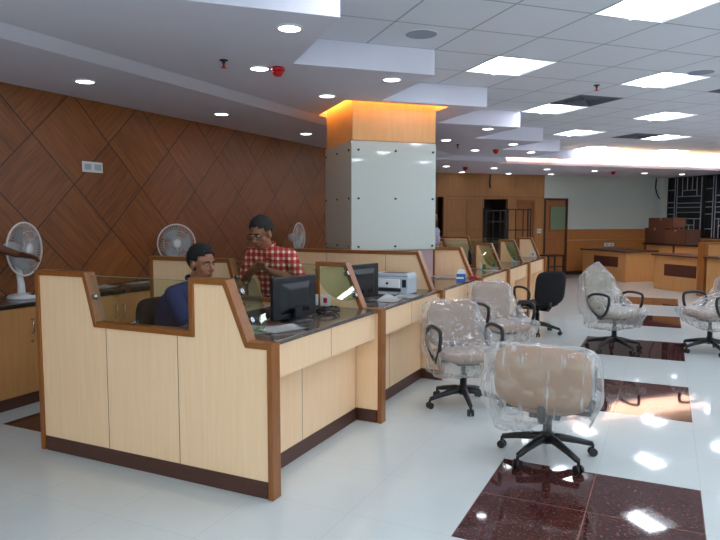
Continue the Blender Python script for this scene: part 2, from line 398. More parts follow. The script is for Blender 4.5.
# window wall along v at u = UK
VE = (YR - XR) * Q
bm = BM(); box(bm, UK, UK + .15, VE, VB + .1, 0, 1.0); box(bm, UK, UK + .15, VE, VB + .1, 2.79, 3.0); box(bm, UK, UK + .15, 14.98, VB + .1, 1.0, 2.79)
nb = 4; bw = 1.32
v0 = 14.98 - nb * bw
box(bm, UK, UK + .15, VE, v0, 1.0, 2.79)
struct(putuv('wall_window', bm, [WPAINT]))
bm = BM(); box(bm, UK - .02, UK, VE, VB, .1, 1.0); struct(putuv('trim_3', bm, WALLW))
bm = BM(); box(bm, UK - .12, UK + .02, VE, VB - .04, 1.0, 1.03); struct(putuv('trim_4', bm, TAN2))
for i in range(nb):
    a = 14.98 - (i + 1) * bw; b = 14.98 - i * bw; z0, z1 = 1.03, 2.79
    bm = BM()
    for k in ((a, a + .03, z0, z1), (b - .03, b, z0, z1), (a, b, z0, z0 + .03), (a, b, z1 - .03, z1)): box(bm, k[0], k[1], UK + .02, UK + .08, k[2], k[3])
    bm.transform(Matrix(((0, 1, 0, 0), (1, 0, 0, 0), (0, 0, 1, 0), (0, 0, 0, 1))))
    w = struct(putuv('window_%d' % (i + 1), bm, BLKMET))
    bm = BM(); box(bm, UK + .05, UK + .06, a, b, z0, z1); put('pane', bm, DGLASS, w)
    bm = BM(); H = z1 - z0 - .06
    def px(x): return b - .34 - (x - 220) / 165. * .88   # grille drawing units -> v
    def pz(y): return 1.6 + (38 - y / 6.) / 34.5
    def hb(y, x0, x1): box(bm, UK + .03, UK + .042, px(x1), px(x0), pz(y) - .011, pz(y) + .011)
    def vb(x, y0, y1): box(bm, UK + .03, UK + .042, px(x) - .011, px(x) + .011, pz(y1), pz(y0))
    for x in (205, 220, 380): vb(x, -12, 372)
    for y in (135, 165, 205, 60, 290): hb(y, 160, 205)
    for y in (100, 140, 165, 195, 232): hb(y, 220, 380)
    for x in (255, 350): vb(x, -12, 100)
    hb(65, 255, 350)
    for x in (287, 320): vb(x, -12, 65)
    for x in (244, 340): vb(x, 232, 372)
    hb(270, 244, 340)
    for x in (275, 305): vb(x, 270, 360)
    hb(345, 220, 244); hb(345, 340, 380)
    put('grille', bm, GRILLE, w)

# ------------------------------------------------------------------ ceilings
S = .65; U0, V0 = 1.265, 3.995
VEND = V0 + 7.8; UC = 7.4
lamps, vents = [], []
def incell(i, j):
    u, v = U0 + (i + .5) * S, V0 + (j + .5) * S
    return math.floor((u - U0) / 1.3) - math.floor((v - V0) / 1.3) >= 0 and v < VEND
def center(i, j): return xy(U0 + (i + .5) * S, V0 + (j + .5) * S)
LCELLS = []
for i in range(-6, 21):
    for j in range(-16, 13):
        if i % 3 == 0 and j % 3 == 2 and incell(i, j):
            x, y = center(i, j)
            if x < XR - .6 and y > YF + .6 and U0 + (i + 1) * S < UK: LCELLS.append((i, j))
VCELLS = [(6, 4), (8, 2), (11, 8), (14, 7)]
holes = set(LCELLS) | set(VCELLS)
def bis(bm, co, no): bmesh.ops.bisect_plane(bm, geom=bm.verts[:] + bm.edges[:] + bm.faces[:], plane_co=co, plane_no=no, clear_outer=True)
def cliproom(bm):
    bis(bm, (XR, 0, 0), (1, 0, 0)); bis(bm, (0, YF, 0), (0, -1, 0)); bis(bm, (KX, KY, 0), (Q, Q, 0)); bis(bm, (KX, KY, 0), (-Q, Q, 0))
def uvquad(bm, u0, u1, v0, v1, z, mi=0):
    f = bm.faces.new([bm.verts.new((*xy(a, b), z)) for a, b in ((u0, v0), (u0, v1), (u1, v1), (u1, v0))]); f.material_index = mi
bm = BM(); tb = .008
for i in range(-6, 22):
    for j in range(-17, 13):
        if not incell(i, j) or (i, j) in holes: continue
        a, b = U0 + i * S, V0 + j * S
        uvquad(bm, a, a + S, b, b + S, ZT)
cliproom(bm); struct(put('ceiling', bm, CEILT))
bm = BM()
for i in range(-6, 22):
    for j in range(-17, 13):
        if not incell(i, j): continue
        a, b = U0 + i * S, V0 + j * S; z = ZT - .001
        uvquad(bm, a, a + S, b, b + tb, z); uvquad(bm, a, a + S, b + S - tb, b + S, z)
        uvquad(bm, a, a + tb, b + tb, b + S - tb, z); uvquad(bm, a + S - tb, a + S, b + tb, b + S - tb, z)
cliproom(bm); struct(put('ceiling_grid', bm, TBAR))
# flush gypsum part with the stepped edge, opening round the column
CC = (-3.2, 6.46); CU, CV = (CC[0] + CC[1]) * Q, (CC[1] - CC[0]) * Q; CW = 1.02; RO = .12
hu0, hu1, hv0, hv1 = CU - RO, CU + CW + RO, CV - RO, CV + CW + RO
us = sorted({U0 + k * 2 * S for k in range(-5, 6)} | {hu0, hu1}); vs = sorted({V0 + k * 2 * S for k in range(-8, 7)} | {hv0, hv1})
bm = BM()
for a0, a1 in zip(us, us[1:]):
    for b0, b1 in zip(vs, vs[1:]):
        u, v = (a0 + a1) / 2, (b0 + b1) / 2
        if math.floor((u - U0) / 1.3 + 1e-6) - math.floor((v - V0) / 1.3 + 1e-6) >= 0: continue
        if hu0 < u < hu1 and hv0 < v < hv1: continue
        uvquad(bm, a0, a1, b0, b1, ZG)
bmesh.ops.remove_doubles(bm, verts=bm.verts, dist=1e-4)
bis(bm, (-3.97, 0, 0), (-1, 0, 0)); cliproom(bm)
struct(put('ceiling_gypsum', bm, GYP))
bm = BM()
def uvwall(u0, v0, u1, v1, z0, z1, mi=0):
    bm.faces.new([bm.verts.new((*xy(a, b), z)) for a, b, z in ((u0, v0, z0), (u1, v1, z0), (u1, v1, z1), (u0, v0, z1))]).material_index = mi
for k in range(-4, 6):    # zig-zag fascia
    u = U0 + 1.3 * k; v = V0 + 1.3 * (k + 1)
    uvwall(u, v, u + 1.3, v, ZG, ZT); 
    if k < 5: uvwall(u + 1.3, v, u + 1.3, v + 1.3, ZG, ZT)
cliproom(bm)
struct(put('ceiling_fascia', bm, FASC))
bm = BM()   # lower soffit along the timber wall, with its sloping edge
prism(bm, [(XW, ZS), (-4.13, ZS), (-3.97, ZG), (-3.97, ZG + .05), (XW, ZG + .05)], YF, 18.0, 'y')
bis(bm, (*xy(0, 12.4), 0), (-Q, Q, 0))
struct(put('ceiling_soffit', bm, GYP))
# far dropped band with the lit cove in front of it
bm = BM(); LIPV = 12.2
box(bm, UL - 2.2, UC, VEND, VB, ZB, ZG + .06); box(bm, UC, UK, LIPV, VB, ZB, ZB + .04); box(bm, UC, UK, LIPV, LIPV + .02, ZB, ZB + .075)
bm.transform(Matrix.Rotation(R45, 4, 'Z')); bis(bm, (XW, 0, 0), (-1, 0, 0))
struct(put('ceiling_band', bm, GYP))
bm = BM(); box(bm, UC, UK, 12.9, 12.92, ZB + .04, 3.5); box(bm, UC, UK, VEND, 12.9, 3.5, 3.52); box(bm, UC - .02, UC, VEND, 12.9, ZB + .04, 3.52); box(bm, UC, UK, VEND - .02, VEND, ZT - .01, 3.5); box(bm, UC, 9.1, VEND, VEND + .02, ZG, 3.5)
struct(putuv('ceiling_cove', bm, FASC))
bm = BM(); box(bm, UC + .05, UK - .05, LIPV + .08, LIPV + .14, ZB + .041, ZB + .06); tag(putuv('cove_strip_light', bm, LED), 'warm white strip light hidden in the far ceiling cove', 'strip light')
# column recess
bm = BM()
for a in ((hu0 - .02, hu0, hv0, hv1), (hu1, hu1 + .02, hv0, hv1), (hu0, hu1, hv0 - .02, hv0), (hu0, hu1, hv1, hv1 + .02)): box(bm, a[0], a[1], a[2], a[3], ZG, 3.2)
box(bm, hu0, hu1, hv0, hv1, 3.2, 3.22)
struct(putuv('ceiling_recess', bm, FASC))
bm = BM(); e = .03; z0, z1 = 3.02, 3.05
for a in ((hu0 + .005, hu0 + e, hv0 + e, hv1 - e), (hu1 - e, hu1 - .005, hv0 + e, hv1 - e), (hu0 + .005, hu1 - .005, hv0 + .005, hv0 + e), (hu0 + .005, hu1 - .005, hv1 - e, hv1 - .005)): box(bm, a[0], a[1], a[2], a[3], z0, z1)
tag(putuv('recess_strip_light', bm, ORANGE), 'orange strip light in the ceiling recess round the column top', 'strip light')

# column
col = struct(thing('column', 'square column clad in white glass below an orange lit timber top', 'column', (*xy(CU, CV), 0), R45))
bm = BM(); box(bm, 0.012, CW - .012, .012, CW - .012, 0, 3.2); put('core', bm, plain('column_base_laminate', lin(176, 150, 152), .5), col)
bm = BM(); box(bm, 0.0, CW, 0., CW, 2.47, 3.2); put('timber_band', bm, BANDW, col)
for k, (x0, x1, y0, y1) in enumerate(((-.02, CW, -.02, -.008), (-.02, -.008, -.005, CW))):
    bm = BM(); box(bm, x0, x1, y0, y1, 1.235, 2.46); gp = put('glass_panel', bm, WGLASS, col, bevel=.002)
    for a in (.06, .5, .96):
        for z in (1.275, 1.82, 2.36):
            p = Vector((a * CW, -.02, z)) if k == 0 else Vector((-.02, a * CW, z))
            n = Vector((0, -1, 0)) if k == 0 else Vector((-1, 0, 0))
            bm = BM(); tube(bm, [p, p + n * .012], .013, 10); put('bolt', bm, BLACKP, gp)

# ------------------------------------------------------------------ ceiling fittings
def lamp(i, j, first=[None]):
    x, y = center(i, j)
    if first[0] is None:
        o = thing('ceiling_light', '', 'ceiling light', (x, y, ZT), R45, 'square recessed ceiling lights')
        h = S / 2; d = .11; bm = BM()
        for s in (-1, 1):   # box sides and the two sloping reflector wings
            box(bm, -h, h, s * h, s * (h - .012), -.006, d); box(bm, s * h, s * (h - .012), -h + .012, h - .012, -.006, d)
        box(bm, -h + .012, h - .012, -h + .012, h - .012, d, d + .01)
        put('housing', bm, REFL, o)
        for s in (-1, 1):
            bm = BM(); quadbox(bm, [(s * .30, -.30, .0), (s * .15, -.30, .09), (s * .15, .30, .09), (s * .30, .30, 0), (s * .31, -.30, .01), (s * .16, -.30, .10), (s * .16, .30, .10), (s * .31, .30, .01)]); put('reflector', bm, REFL, o)
        bm = BM(); prism(bm, [(-.15, .085), (-.1, .03), (0, -.02), (.1, .03), (.15, .085)], -.30, .30, 'y'); put('diffuser', bm, LAMP, o)
        first[0] = o; return o
    return dup(first[0], (x, y, ZT), R45, '')
def lamplabel(i, j):
    vis = {(3, -1): 'square ceiling light cut by the top edge of the picture', (3, 2): 'square ceiling light nearest the stepped white fascia, left of the row',
           (6, 2): 'square ceiling light in the right row, between the largest one and the dark vents', (6, 5): 'square ceiling light beside the left dark vent',
           (9, 5): 'third square ceiling light in the right row, beyond the red sprinkler', (9, 8): 'farthest square ceiling light of the left row, near the glowing cove',
           (12, 8): 'farthest square ceiling light of the right row, beside the glowing cove', (12, 5): 'square ceiling light at the right edge of the picture, near the far vent'}
    return vis.get((i, j))
vis_keys = [(3, -1), (3, 2), (6, 2), (6, 5), (9, 5), (9, 8), (12, 8), (12, 5)]
for (i, j) in sorted(LCELLS, key=lambda c: (c not in vis_keys, c)):
    o = lamp(i, j); o['label'] = lamplabel(i, j) or 'square ceiling light outside the picture, beyond its right or lower edge'

def downlight(x, y, z, label, first=[None]):
    if first[0] is None:
        o = thing('downlight', label, 'downlight', (x, y, z), 0, 'round recessed downlights')
        bm = BM(); lathe(bm, [(.092, 0), (.092, -.008), (.076, -.010), (.074, 0)], 28, cap=False); put('trim_ring', bm, WHITEP, o)
        bm = BM(); lathe(bm, [(.076, -.002), (.074, -.007), (.0, -.008)], 28); put('lens', bm, SPOT, o)
        first[0] = o; return o
    return dup(first[0], (x, y, z), 0, label)
DL = [(-2.34, 3.77, ZG, 'largest round downlight, under the front white fascia'), (-3.19, 4.65, ZG, 'round downlight beside the red smoke alarm near the front'),
      (-3.26, 5.98, ZG, 'round downlight just left of the orange column recess'), (-2.34, 5.54, ZG, 'round downlight above the column front, under the second fascia step'),
      (-4.74, 4.18, ZS, 'nearest round downlight in the soffit along the timber wall'), (-4.77, 6.16, ZS, 'second round downlight in the soffit along the timber wall'),
      (-4.77, 8.11, ZS, 'third round downlight in the soffit along the timber wall, near the column'), (-4.77, 2.2, ZS, 'round downlight in the timber wall soffit left of the picture'),
      (-4.77, 10.1, ZS, 'round downlight in the timber wall soffit hidden by the column'),
      (-2.37, 9.15, ZG, 'round downlight right of the column under the third fascia step'), (-3.33, 10.18, ZG, 'round downlight right beside the column top'),
      (-2.46, 11.23, ZG, 'round downlight under the fourth fascia step'), (-3.32, 11.9, ZG, 'round downlight left of the far red alarm'),
      (-2.44, 12.73, ZG, 'round downlight by the left tip of the glowing cove'),
      (-4.6, 14.1, ZB, 'far round downlight nearest the column, in the lower back ceiling'), (-4.82, 16.07, ZB, 'far round downlight close to the timber back wall, left'),
      (-3.75, 15.1, ZB, 'far round downlight before the dark doorway'), (-3.85, 17.1, ZB, 'far round downlight over the dark doorway'),
      (-2.68, 16.0, ZB, 'far round downlight before the glazed door'), (-2.88, 17.85, ZB, 'far round downlight over the glazed door'),
      (-1.7, 17.1, ZB, 'far round downlight above the white back wall'), (-.6, 18.5, ZB, 'far round downlight above the cardboard boxes'),
      (.3, 19.4, ZB, 'far round downlight before the barred window')]
for x, y, z, lb in DL: downlight(x, y, z, lb)

for (i, j), lb in zip(VCELLS, ('dark square air vent left of the two vent rows, beside a ceiling light', 'dark square air vent at the right edge of the picture', 'dark square air vent before the farthest right ceiling light', 'dark square air vent next to the glowing cove at far right')):
    x, y = center(i, j); o = thing('air_vent', lb, 'vent', (x, y, ZT), R45, 'square ceiling air vents'); h = S / 2
    bm = BM()
    for s in (-1, 1): box(bm, -h, h, s * h, s * (h - .03), -.006, .02); box(bm, s * h, s * (h - .03), -h + .03, h - .03, -.006, .02)
    box(bm, -h, h, -h, h, .08, .09); put('frame', bm, VENT, o)
    bm = BM()
    for k in range(5):
        r = .06 + k * .055
        for s in (-1, 1): box(bm, -r, r, s * r, s * (r - .012), .0, .035); box(bm, s * r, s * (r - .012), -r + .012, r - .012, .0, .035)
    put('louvre', bm, VENT, o)
for (x, y), lb in (((-1.87, 5.04), 'round grey speaker grille in the ceiling tile above the column'), ((.25, 7.58), 'round speaker grille in a ceiling tile at the right edge')):
    o = thing('ceiling_speaker', lb, 'speaker', (x, y, ZT), 0); bm = BM(); lathe(bm, [(.13, 0), (.13, -.006), (.11, -.008), (.0, -.006)], 32)
    put('grille', bm, plain('speaker_grille', lin(150, 156, 176), .6), o); bm = BM(); lathe(bm, [(.14, 0), (.14, -.007), (.13, -.007), (.13, 0)], 32, cap=False); put('rim', bm, WHITEP, o)
def alarm(x, y, z, label):
    o = thing('smoke_alarm', label, 'smoke alarm', (x, y, z), 0, 'red ceiling alarms')
    bm = BM(); lathe(bm, [(.05, 0), (.06, -.015), (.058, -.03)], 20); put('base', bm, REDP, o)
    bm = BM(); lathe(bm, [(.045, -.03), (.05, -.045), (.03, -.075), (.0, -.08)], 20); put('sensor_head', bm, REDP, o)
def sprinkler(x, y, z, label):
    o = thing('sprinkler', label, 'sprinkler', (x, y, z), 0, 'red ceiling sprinklers')
    bm = BM(); lathe(bm, [(.035, 0), (.035, -.006), (.015, -.012), (.012, -.03), (0, -.03)], 16); put('escutcheon', bm, BLKMET, o)
    bm = BM(); lathe(bm, [(.008, -.03), (.012, -.045), (.008, -.06)], 12); lathe(bm, [(.024, -.06), (.024, -.064)], 16); put('deflector', bm, REDP, o)
alarm(-3.03, 4.69, ZG, 'larger red alarm beside the front downlights'); alarm(-2.95, 12.0, ZG, 'dark red alarm on the far gypsum ceiling')
alarm(-4.3, 14.6, ZB, 'red alarm on the lower ceiling near the timber back wall'); alarm(-1.3, 17.6, ZB, 'tiny red alarm above the white back wall')
sprinkler(-3.29, 4.29, ZG, 'small red sprinkler in the gypsum ceiling near the timber wall'); sprinkler(-.78, 7.8, ZT, 'small red sprinkler between the square ceiling lights'); sprinkler(-3.35, 10.9, ZG, 'small dark sprinkler right of the column top')

# ------------------------------------------------------------------ teller partitions and counters
XP = -1.955
def outline(left, scoop, right_only=None, e=-2.46, dx=0.):
    a, b = -2.215 + dx, -2.065 + dx
    if right_only is not None: return [(right_only, 0), (right_only, 1.25), (a, 1.25), (b, .9), (XP, .9), (XP, 0)]
    if not scoop: return [(left, 0), (left, 1.27), (a, 1.27), (b, .9), (XP, .9), (XP, 0)]
    return [(left, 0), (left, 1.25), (-3.39, 1.25), (-3.30, .93), (e, .93), (e, 1.25), (a, 1.25), (b, .9), (XP, .9), (XP, 0)]
def ribbon(bm, pts, w, y0, y1):
    P = [Vector((p[0], p[1])) for p in pts]; off = []
    for i, p in enumerate(P):
        ns = []
        if i > 0: d = (p - P[i - 1]).normalized(); ns.append(Vector((d.y, -d.x)))
        if i < len(P) - 1: d = (P[i + 1] - p).normalized(); ns.append(Vector((d.y, -d.x)))
        if len(ns) == 2:
            b = (ns[0] + ns[1]).normalized(); off.append(p + b * (w / max(.3, b.dot(ns[0]))))
        else: off.append(p + ns[0] * w)
    for i in range(len(P) - 1): prism(bm, [P[i], P[i + 1], off[i + 1], off[i]], y0, y1, 'y')
PY = [2.975, 4.49, 5.97, 7.40, 8.87, 10.33, 11.8]
def partition(y, label, left=-4.3, scoop=True, ro=None, wing=(), joints=(), W=.62, sm=.93, ex=(.5, .6), e=-2.46, dx=0.):
    o = thing('counter_partition', label, 'partition', (0, y, 0), 0, 'veneered partitions between the teller bays')
    pts = outline(left, scoop, ro, e, dx); xl = pts[0][0]
    bm = BM(); inner = [(min(max(x, xl + .01), XP - .01), z - .012 if z > .1 else .1) for x, z in pts]
    prism(bm, inner, -.028, .028, 'y')
    for x, z0, z1 in joints: box(bm, x - .002, x + .002, -.0286, .0286, z0, z1, 1)
    put('panel', bm, [TAN, PLINTH], o)
    bm = BM(); ribbon(bm, pts, .035, -.042, .042); put('frame', bm, TRIM, o, bevel=.004)
    bm = BM(); box(bm, xl + .045, XP - .045, -.032, .032, 0, .1); put('plinth', bm, PLINTH, o)
    if scoop and ro is None:
        bm = BM(); prism(bm, [(-3.385, 1.225), (-3.295, .925), (e - .005, .925), (e - .005, 1.225)], -.004, .004, 'y'); g = put('glass_screen', bm, GLASS, o)
        bm = BM(); box(bm, -3.385, e - .005, -.004, .004, 1.225, 1.228); put('glass_edge', bm, GEDGE, g)
        bm = BM(); tube(bm, [(-3.33, -.01, 1.09), (-3.33, -.035, 1.09)], .018, 12); tube(bm, [(-3.0, -.01, .945), (-3.0, -.03, .945)], .012, 12); put('clip', bm, METAL, g)
    for sy in wing:
        # rounded glass wing lying in the plane of the sloping edge
        T = Vector((-2.22 + dx, 0, 1.235)); B = Vector((-2.08 + dx, 0, .905)); d = B - T; nrm = Vector((-d.z, 0, d.x)).normalized()
        prof = [(0, 0), (0, W)]
        for k in range(1, 12):
            a = k / 12 * PI / 2; prof.append((sm * math.sin(a) ** ex[0], W * math.cos(a) ** ex[1]))
        prof.append((sm + .01, 0))
        bm = BM(); A = [T + d * s + Vector((0, sy * (.045 + w), 0)) for s, w in prof]
        va = [bm.verts.new(p + nrm * .004) for p in A]; vb = [bm.verts.new(p - nrm * .004) for p in A]
        bm.faces.new(va); bm.faces.new(vb[::-1])
        for k in range(len(A)): bm.faces.new((va[k], vb[k], vb[(k + 1) % len(A)], va[(k + 1) % len(A)]))
        g = put('glass_wing', bm, GREENGL, o)
        for s in (.2, .7):
            c = T + d * s + Vector((0, sy * .07, 0)); bm = BM(); tube(bm, [c - nrm * .015, c + nrm * .015], .017, 12); put('clip', bm, METAL, g)
    return o
partition(PY[0], 'large front partition with a glazed dip, facing the camera', -3.87, True, None, (1,), ((-3.23, .1, .9), (-2.64, .1, .9)), .20, e=-2.54, dx=-.05)
partition(PY[1], 'second partition behind the front one, with two white socket plates', -4.3, True, None, (-1,), (), .48, .80, (.75, .8), -2.54, -.05)
partition(PY[2], 'solid high partition in front of the column, behind the printer', -4.3, False, None, (), ((-3.25, .1, 1.25), (-2.57, .1, 1.25)))
partition(PY[3], 'plain partition just right of the column, behind the blue carton', scoop=False, ro=-2.57)
partition(PY[4], 'fifth partition from the front, first with a green glass wing beyond the blue carton', wing=(-1,))
partition(PY[5], 'sixth partition from the front, second with a green glass wing beyond the column', wing=(-1,))
partition(PY[6], 'farthest end partition of the counter row, by the glazed door')
names = ('nearest teller counter with the dark monitor on it', 'second teller counter, with the printer on it', 'third teller counter, beside the column', 'fourth teller counter, with the green bottle on it',
         'fifth teller counter, between the two green glass wings beyond the blue carton', 'farthest teller counter at the end of the row')
for i in range(6):
    y0, y1 = PY[i] + .043, PY[i + 1] - .043
    o = thing('teller_counter', names[i], 'counter', (0, y0, 0), 0, 'teller counters'); L = y1 - y0; m = L / 2
    xi = -2.85
    if i in (2, 3): xi = -2.42
    if i == 4: xi = -2.6
    bm = BM(); box(bm, xi, -2.0, 0, L, .868, .896); put('worktop', bm, GRANITE, o, bevel=.003)
    bm = BM(); box(bm, -2.03, -2.01, 0, L, .67, .868); box(bm, -2.0102, -2.0095, m - .002, m + .002, .67, .868, 1); put('apron', bm, [TAN, PLINTH], o)
    bm = BM(); quadbox(bm, [(-2.20, 0, .60), (-2.03, 0, .67), (-2.03, L, .67), (-2.20, L, .60), (-2.20, 0, .62), (-2.03, 0, .69), (-2.03, L, .69), (-2.20, L, .62)]); put('underside_panel', bm, TAN, o)
    bm = BM(); box(bm, -2.20, -2.18, 0, L, .1, .62); box(bm, -2.1802, -2.1795, m * .86 - .002, m * .86 + .002, .1, .6, 1); put('front_panel', bm, [TAN, PLINTH], o)
    bm = BM(); box(bm, -2.20, -2.176, 0, L, 0, .1); put('plinth', bm, PLINTH, o)

# back cabinets along the timber wall
xs0 = XW + .005; xf = -4.87
ys = [1.4 + .92 * k for k in range(9)]
for k, (a, b) in enumerate(zip(ys, ys[1:])):
    lb = ('cabinet left of the picture frame', 'low cabinet at the left edge of the picture, below the near fan', 'low cabinet behind the left post of the front partition', 'low cabinet seen through the front glass, left pair of doors',
          'low cabinet seen through the front glass, beside the seated man', 'low cabinet hidden behind the second partition', 'low cabinet behind the standing man', 'last low cabinet by the column, under the far fan')[k]
    o = thing('storage_cabinet', lb, 'cabinet', (0, a, 0), 0, 'low storage cabinets along the timber wall'); L = b - a - .004
    bm = BM(); box(bm, xs0, xf - .02, 0, L, .1, .85); put('carcass', bm, TAN2, o)
    bm = BM(); box(bm, xs0, xf - .03, 0, L, 0, .1); put('plinth', bm, PLINTH, o)
    for s in (0, 1):
        bm = BM(); box(bm, xf - .02, xf, .003 + s * L / 2, L / 2 - .002 + s * L / 2, .11, .848); d = put('door', bm, TAN2, o)
        yh = L / 2 + (-.05 if s == 0 else .05)
        bm = BM(); tube(bm, [(xf, yh, .74), (xf + .025, yh, .74), (xf + .025, yh, .62), (xf, yh, .62)], .006); put('handle', bm, METAL, d, True)
        bm = BM(); tube(bm, [(xf, yh, .55), (xf + .008, yh, .55)], .012, 10); put('lock', bm, METAL, d)
bm = BM(); box(bm, xs0, xf + .02, ys[0], ys[-1], .851, .89); tag(put('cabinet_worktop', bm, BLKGRAN, bevel=.004), 'long black granite worktop over the low cabinets along the timber wall', 'worktop')

# ------------------------------------------------------------------ small things on the counters
ZW = .896; ZC = .89
def socket(x, y, z, rz, label, plug=False, red=False, grp=None):
    o = thing('socket_plate', label, 'socket', (x, y, z), rz, grp)
    bm = BM(); box(bm, -.045, .045, -.012, 0, -.045, .045); put('faceplate', bm, WHITEP, o, bevel=.004)
    bm = BM()
    if red: box(bm, -.015, .015, -.018, -.011, -.02, .02); put('switch', bm, REDP, o)
    else: box(bm, -.006, .01, -.015, -.011, -.02, .02); put('switch', bm, BLACKP, o)
    if plug:
        bm = BM(); lathe(bm, [(.02, 0), (.024, .02), (.016, .05), (.006, .06)], 14, Matrix.Translation((0, -.012, -.01)) @ Matrix.Rotation(PI / 2, 4, 'X')); pl = put('plug', bm, BLACKP, o, True)
        pts = [(0, -.07, -.01), (0, -.12, .03), (-.03, -.15, .10), (-.08, -.17, .12), (-.13, -.19, .05), (-.16, -.22, -.03)]
        bm = BM(); tube(bm, pts, .005); put('cable', bm, BLACKP, pl, True)
# sockets of the second partition sit just over the worktop
socket(-2.555, PY[1] - .043, .945, 0, 'white socket plate with a black plug on the second partition', True)
socket(-2.44, PY[1] - .043, .945, 0, 'white switch plate with a red rocker on the second partition', False, True)
socket(-2.17, PY[4] - .043, .945, 0, 'white socket plate on the fifth partition, beside the green bottle')
socket(-2.20, PY[5] - .043, .945, 0, 'white socket plate on the sixth partition, above the far worktop')
socket(-2.18, PY[6] - .043, .945, 0, 'white socket plate on the farthest partition')

def monitor(loc, rz, label, w=.42, h=.29):
    o = thing('monitor', label, 'monitor', loc, rz, None)      # screen faces local -x
    bm = BM(); lathe(bm, [(.12, 0), (.12, .008), (.05, .02), (.03, .03)], 24); put('base', bm, NAVYP, o, True)
    bm = BM(); box(bm, -.0, .03, -.035, .035, .02, .12); put('stand', bm, NAVYP, o, bevel=.006)
    bm = BM(); z0 = .016
    box(bm, -.035, -.005, -w / 2, w / 2, z0, z0 + h); q = .06
    quadbox(bm, [(-.005, -w / 2 + q, z0 + q * .6), (.03, -w / 2 + 2 * q, z0 + q * 1.3), (.03, w / 2 - 2 * q, z0 + q * 1.3), (-.005, w / 2 - q, z0 + q * .6),
                 (-.005, -w / 2 + q, z0 + h - q * .6), (.03, -w / 2 + 2 * q, z0 + h - q * 1.3), (.03, w / 2 - 2 * q, z0 + h - q * 1.3), (-.005, w / 2 - q, z0 + h - q * .6)])
    put('casing', bm, NAVYP, o, bevel=.008)
    bm = BM(); box(bm, -.0365, -.034, -w / 2 + .018, w / 2 - .018, z0 + .02, z0 + h - .018); put('screen', bm, SCREEN, o)
    return o
monitor((-2.29, 3.74, ZW), math.radians(-13), 'dark monitor on the nearest counter, before the socket plates')
monitor((-2.33, 4.90, ZW), math.radians(-13), 'dark monitor on the second counter, left of the printer', .46, .295)

def keyboard(loc, rz, label):
    o = thing('keyboard', label, 'keyboard', loc, rz); bm = BM(); box(bm, -.08, .08, -.22, .22, 0, .02); put('body', bm, BLACKP, o, bevel=.004)
    bm = BM()
    for i in range(5):
        for j in range(14): box(bm, -.068 + i * .028, -.045 + i * .028, -.205 + j * .03, -.18 + j * .03, .02, .027)
    k = put('keys', bm, NAVYP, o); k['kind'] = 'stuff'
keyboard((-2.62, 3.75, ZW), 0, 'black keyboard on the nearest counter, behind the dark monitor')
def sheet(x, y, z, rz, label, w=.21, h=.297, curl=.006, col=PAPER, n=1, name='paper_sheet', cat='paper'):
    bm = BM(); N = 6
    rows = [[bm.verts.new(((i / N - .5) * w, (j / N - .5) * h, .0015 + curl * (abs(i / N - .5) * 2) ** 2 * (j / N))) for j in range(N + 1)] for i in range(N + 1)]
    for i in range(N):
        for j in range(N): bm.faces.new((rows[i][j], rows[i + 1][j], rows[i + 1][j + 1], rows[i][j + 1]))
    bmesh.ops.solidify(bm, geom=bm.faces[:], thickness=-.0012 * n)
    tag(put(name, bm, col, None, True, 0, (x, y, z + .0015 * n), rz), label, cat)
sheet(-2.30, 3.30, ZW, .4, 'white paper sheet on the nearest counter, behind the corner post')
sheet(-2.16, 3.36, ZW + .004, -.5, 'printed sheet lying over another on the nearest counter', curl=.012)
sheet(-2.50, 3.18, ZW, 1.3, 'pinkish sheet on the nearest counter beside the front glass wing', col=plain('pink_paper', lin(196, 150, 160), .8))
sheet(-2.085, 5.33, ZW, .0, 'white sheet on the second counter in front of the printer', curl=.01)
sheet(-2.10, 5.02, ZW, 0., 'curled sheet on the second counter at the foot of its monitor', curl=.05)
sheet(-2.12, 8.45, ZW, .6, 'white paper on the fourth counter beyond the blue carton')
sheet(-2.36, 7.18, ZW, 0.0, 'white board lying on the third counter at the foot of the plain partition', w=.62, h=.16, n=10, name='white_board', cat='board')
for k, (a, b, r, lb) in enumerate(((-5.15, 4.72, .3, 'white paper pile on the black worktop seen left through the front glass'), (-5.1, 5.14, -.2, 'white paper on the black worktop in the middle of the front glass'), (-5.05, 5.42, .1, 'stapled papers on the black worktop beside the second partition'))):
    sheet(a, b, ZC, r, lb, n=4 + 6 * (k == 2), curl=.01)
# cable heap
bm = BM(); pts = []
for k in range(60):
    a = k * .42; pts.append((-2.26 + .07 * math.cos(a) + .03 * math.sin(k * .9), 4.12 + .10 * math.sin(a) + .02 * math.cos(k * 1.7), ZW + .008 + .02 * (1 + math.sin(k * .63)) * .8))
tag((lambda o: o)(put('cable_bundle', (tube(bm, pts, .006, 6), bm)[1], BLACKP, None, True)), 'tangled black cable heap on the nearest counter below the sockets', 'cable')

